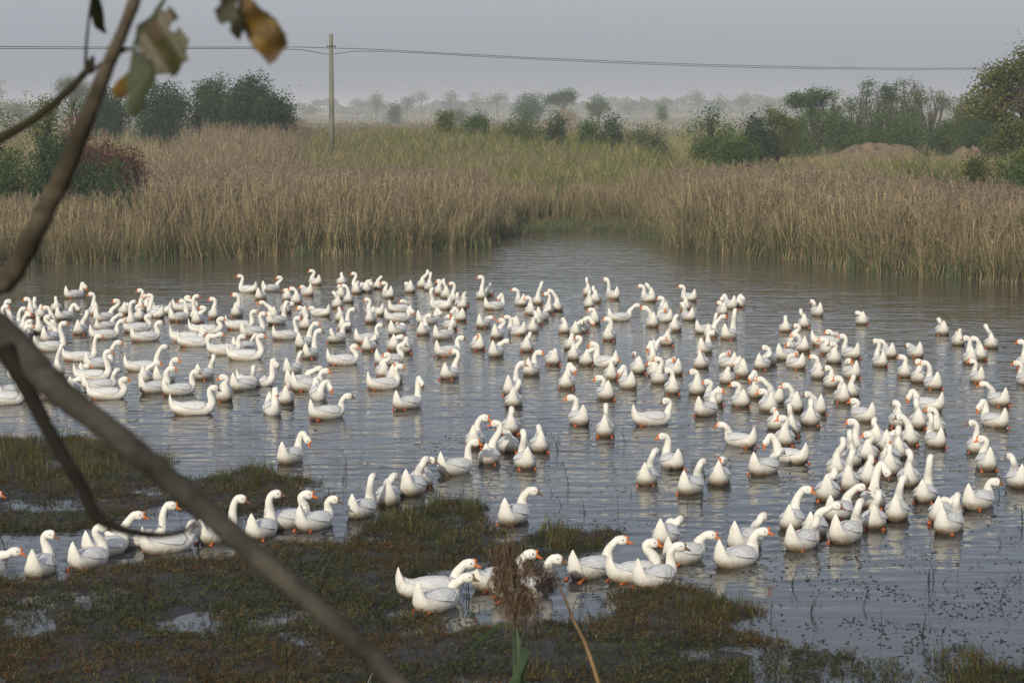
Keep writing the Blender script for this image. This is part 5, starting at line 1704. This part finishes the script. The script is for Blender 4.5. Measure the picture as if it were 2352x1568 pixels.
def child(name, me, parent, M=None):
    o = bpy.data.objects.new(name, me); COL.objects.link(o); o.parent = parent
    if M is not None: o.matrix_local = M
    return o
for g in sorted(geese, key=lambda q: -q['v']):
    c, psi, sc = g['c'], g['psi'], g['sc']
    root = empty('goose', (c.x, c.y, -.012), psi); root.scale = (sc, sc * rnd.uniform(.94, 1.06), sc * rnd.uniform(.94, 1.05))
    tag(root, g['label'], 'goose', 'white geese on the pond')
    W = Matrix.Translation(root.location) @ Matrix.Rotation(psi, 4, 'Z') @ Matrix.Diagonal((*root.scale, 1)); Wi = W.inverted()
    pitch = R(-9 + rnd.uniform(-5, 5))
    if 'd' in g['fl']: pitch = R(-58)
    if 'l' not in g['fl'] and 'n' in g['fl']: pitch = R(-12)
    ha = R(g['az']) + g['raya'] - psi
    if 'n' in g['fl']:
        sd_ = 1 if rnd.random() < .5 else -1
        ha = math.pi - sd_ * R(25); head = Vector((.045, -sd_ * .035, .285))
    else:
        # head centre: on the picture ray of the head top, in the depth plane of the neck base
        fwd = Vector((math.cos(psi), math.sin(psi), 0)); target_y = c.y + fwd.y * .24 * sc
        q = at_y(g['hu'], g['hv'], target_y); q.z -= .046 * sc
        head = Wi @ q
        # the bill direction pushes the skull slightly, then keep the neck within reach
        base = Vector((.29, 0, .15)); dv = head - base
        head.x = max(-.05, min(.50, head.x)); head.y = max(-.2, min(.2, head.y)); head.z = max(.20, min(.54, head.z))
        dv = head - base
        if dv.length > .42: head = base + dv * (.42 / dv.length)
    hf = Vector((math.cos(ha) * math.cos(pitch), math.sin(ha) * math.cos(pitch), math.sin(pitch)))
    V, F, sd, uh = goose_body(head, hf, rnd.uniform(.88, 1.06))
    mesh_obj('body', V, F, M_BODY, root)
    k = 'k' in g['fl']
    HM = Matrix.Translation(head) @ Matrix((hf, sd, uh)).transposed().to_4x4()
    b = child('bill', BILL[k], root, HM); child('knob', KNOB[k], b)
    for s in (1, -1):
        child('eye', EYE, root, HM @ Matrix.Translation((.026, s * .0425, .017)))
        child('wing', WING[s], root)
        if 'l' in g['fl'] and s == (1 if g['sgn'] < 0 else -1):
            M_ = Matrix.Translation((-.36, s * .10, .012)) @ Matrix.Rotation(R(-22), 4, 'Y') @ Matrix.Diagonal((1.5, 1.2, 1.3, 1))
        else:
            if rnd.random() < .42: continue
            M_ = Matrix.Translation((-.262 + rnd.uniform(-.02, .02), s * .108, .022 + rnd.uniform(-.008, .004))) @ Matrix.Rotation(R(rnd.uniform(-45, -15)), 4, 'Y') @ Matrix.Diagonal((.5, .62, 1.3, 1))
        child('foot', FOOT, root, M_)
print('geese', len(geese), 'dups', len(geese) - len({g['label'] for g in geese}), 'long', max(len(g['label'].split()) for g in geese))

# ------------------------------------------------------------------ the water surface, with the rings and wakes the geese push up
gx = np.concatenate([[-75, -40, -22], np.arange(-15.5, 15.51, .085), [22, 40, 75]])
gy = np.concatenate([[15, 17], np.arange(18.5, 63, .085), [70, 80, 101]])
WY, WX = np.meshgrid(gy, gx, indexing='ij'); WZ = np.zeros_like(WX)
for g in geese:
    c = g['c']; ax = axes(g)
    i0, i1 = np.searchsorted(gx, [c.x - 2.2, c.x + 2.2]); j0, j1 = np.searchsorted(gy, [c.y - 2.2, c.y + 2.2])
    X = WX[j0:j1, i0:i1] - c.x; Y = WY[j0:j1, i0:i1] - c.y
    r = np.sqrt(X * X + Y * Y); al = X * ax.x + Y * ax.y; ac = np.abs(-X * ax.y + Y * ax.x)
    ph = rnd.uniform(0, 6.28); A = rnd.uniform(.003, .0075)
    h = A * np.cos(2 * math.pi * (r - .3) / .36 + ph) * np.exp(-np.maximum(r - .25, 0) / .55)
    vd = ac - .34 * np.maximum(.3 - al, 0)              # wake arms trailing astern
    h += A * 1.3 * np.cos(2 * math.pi * vd / .30) * np.exp(-(vd / .22) ** 2) * (al < .3) * np.exp(al / 1.3)
    WZ[j0:j1, i0:i1] += h
WZ *= smoothstep(17.5, 20, WY) * smoothstep(63, 60, WY)
idx = np.arange(WX.size).reshape(WX.shape)
F = np.stack([idx[:-1, :-1], idx[:-1, 1:], idx[1:, 1:], idx[1:, :-1]], -1).reshape(-1, 4)
me = bpy.data.meshes.new('water'); nvv = WX.size
me.vertices.add(nvv); me.vertices.foreach_set('co', np.stack([WX, WY, WZ], -1).reshape(-1).astype(np.float32))
me.loops.add(F.size); me.loops.foreach_set('vertex_index', F.reshape(-1).astype(np.int32)); me.polygons.add(len(F))
me.polygons.foreach_set('loop_start', np.arange(0, F.size, 4, dtype=np.int32)); me.polygons.foreach_set('loop_total', np.full(len(F), 4, dtype=np.int32))
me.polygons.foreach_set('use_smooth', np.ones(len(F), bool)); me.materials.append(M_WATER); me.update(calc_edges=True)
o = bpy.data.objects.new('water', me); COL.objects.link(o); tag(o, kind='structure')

# ------------------------------------------------------------------ haze
t = NT('thin_haze'); t.n.remove(t.b)
pv = t.new('ShaderNodeVolumePrincipled'); pv.inputs['Color'].default_value = (0.84, 0.87, 0.93, 1)
pv.inputs['Density'].default_value = HAZE_D; pv.inputs['Anisotropy'].default_value = 0.0
t.l.new(pv.outputs[0], t.out.inputs['Volume'])
V, F = box(-6500, 6500, -40, 5400, -3.0, 16.0)
o = mesh_obj('haze', V, F, t.m, smooth=False); tag(o, kind='stuff')
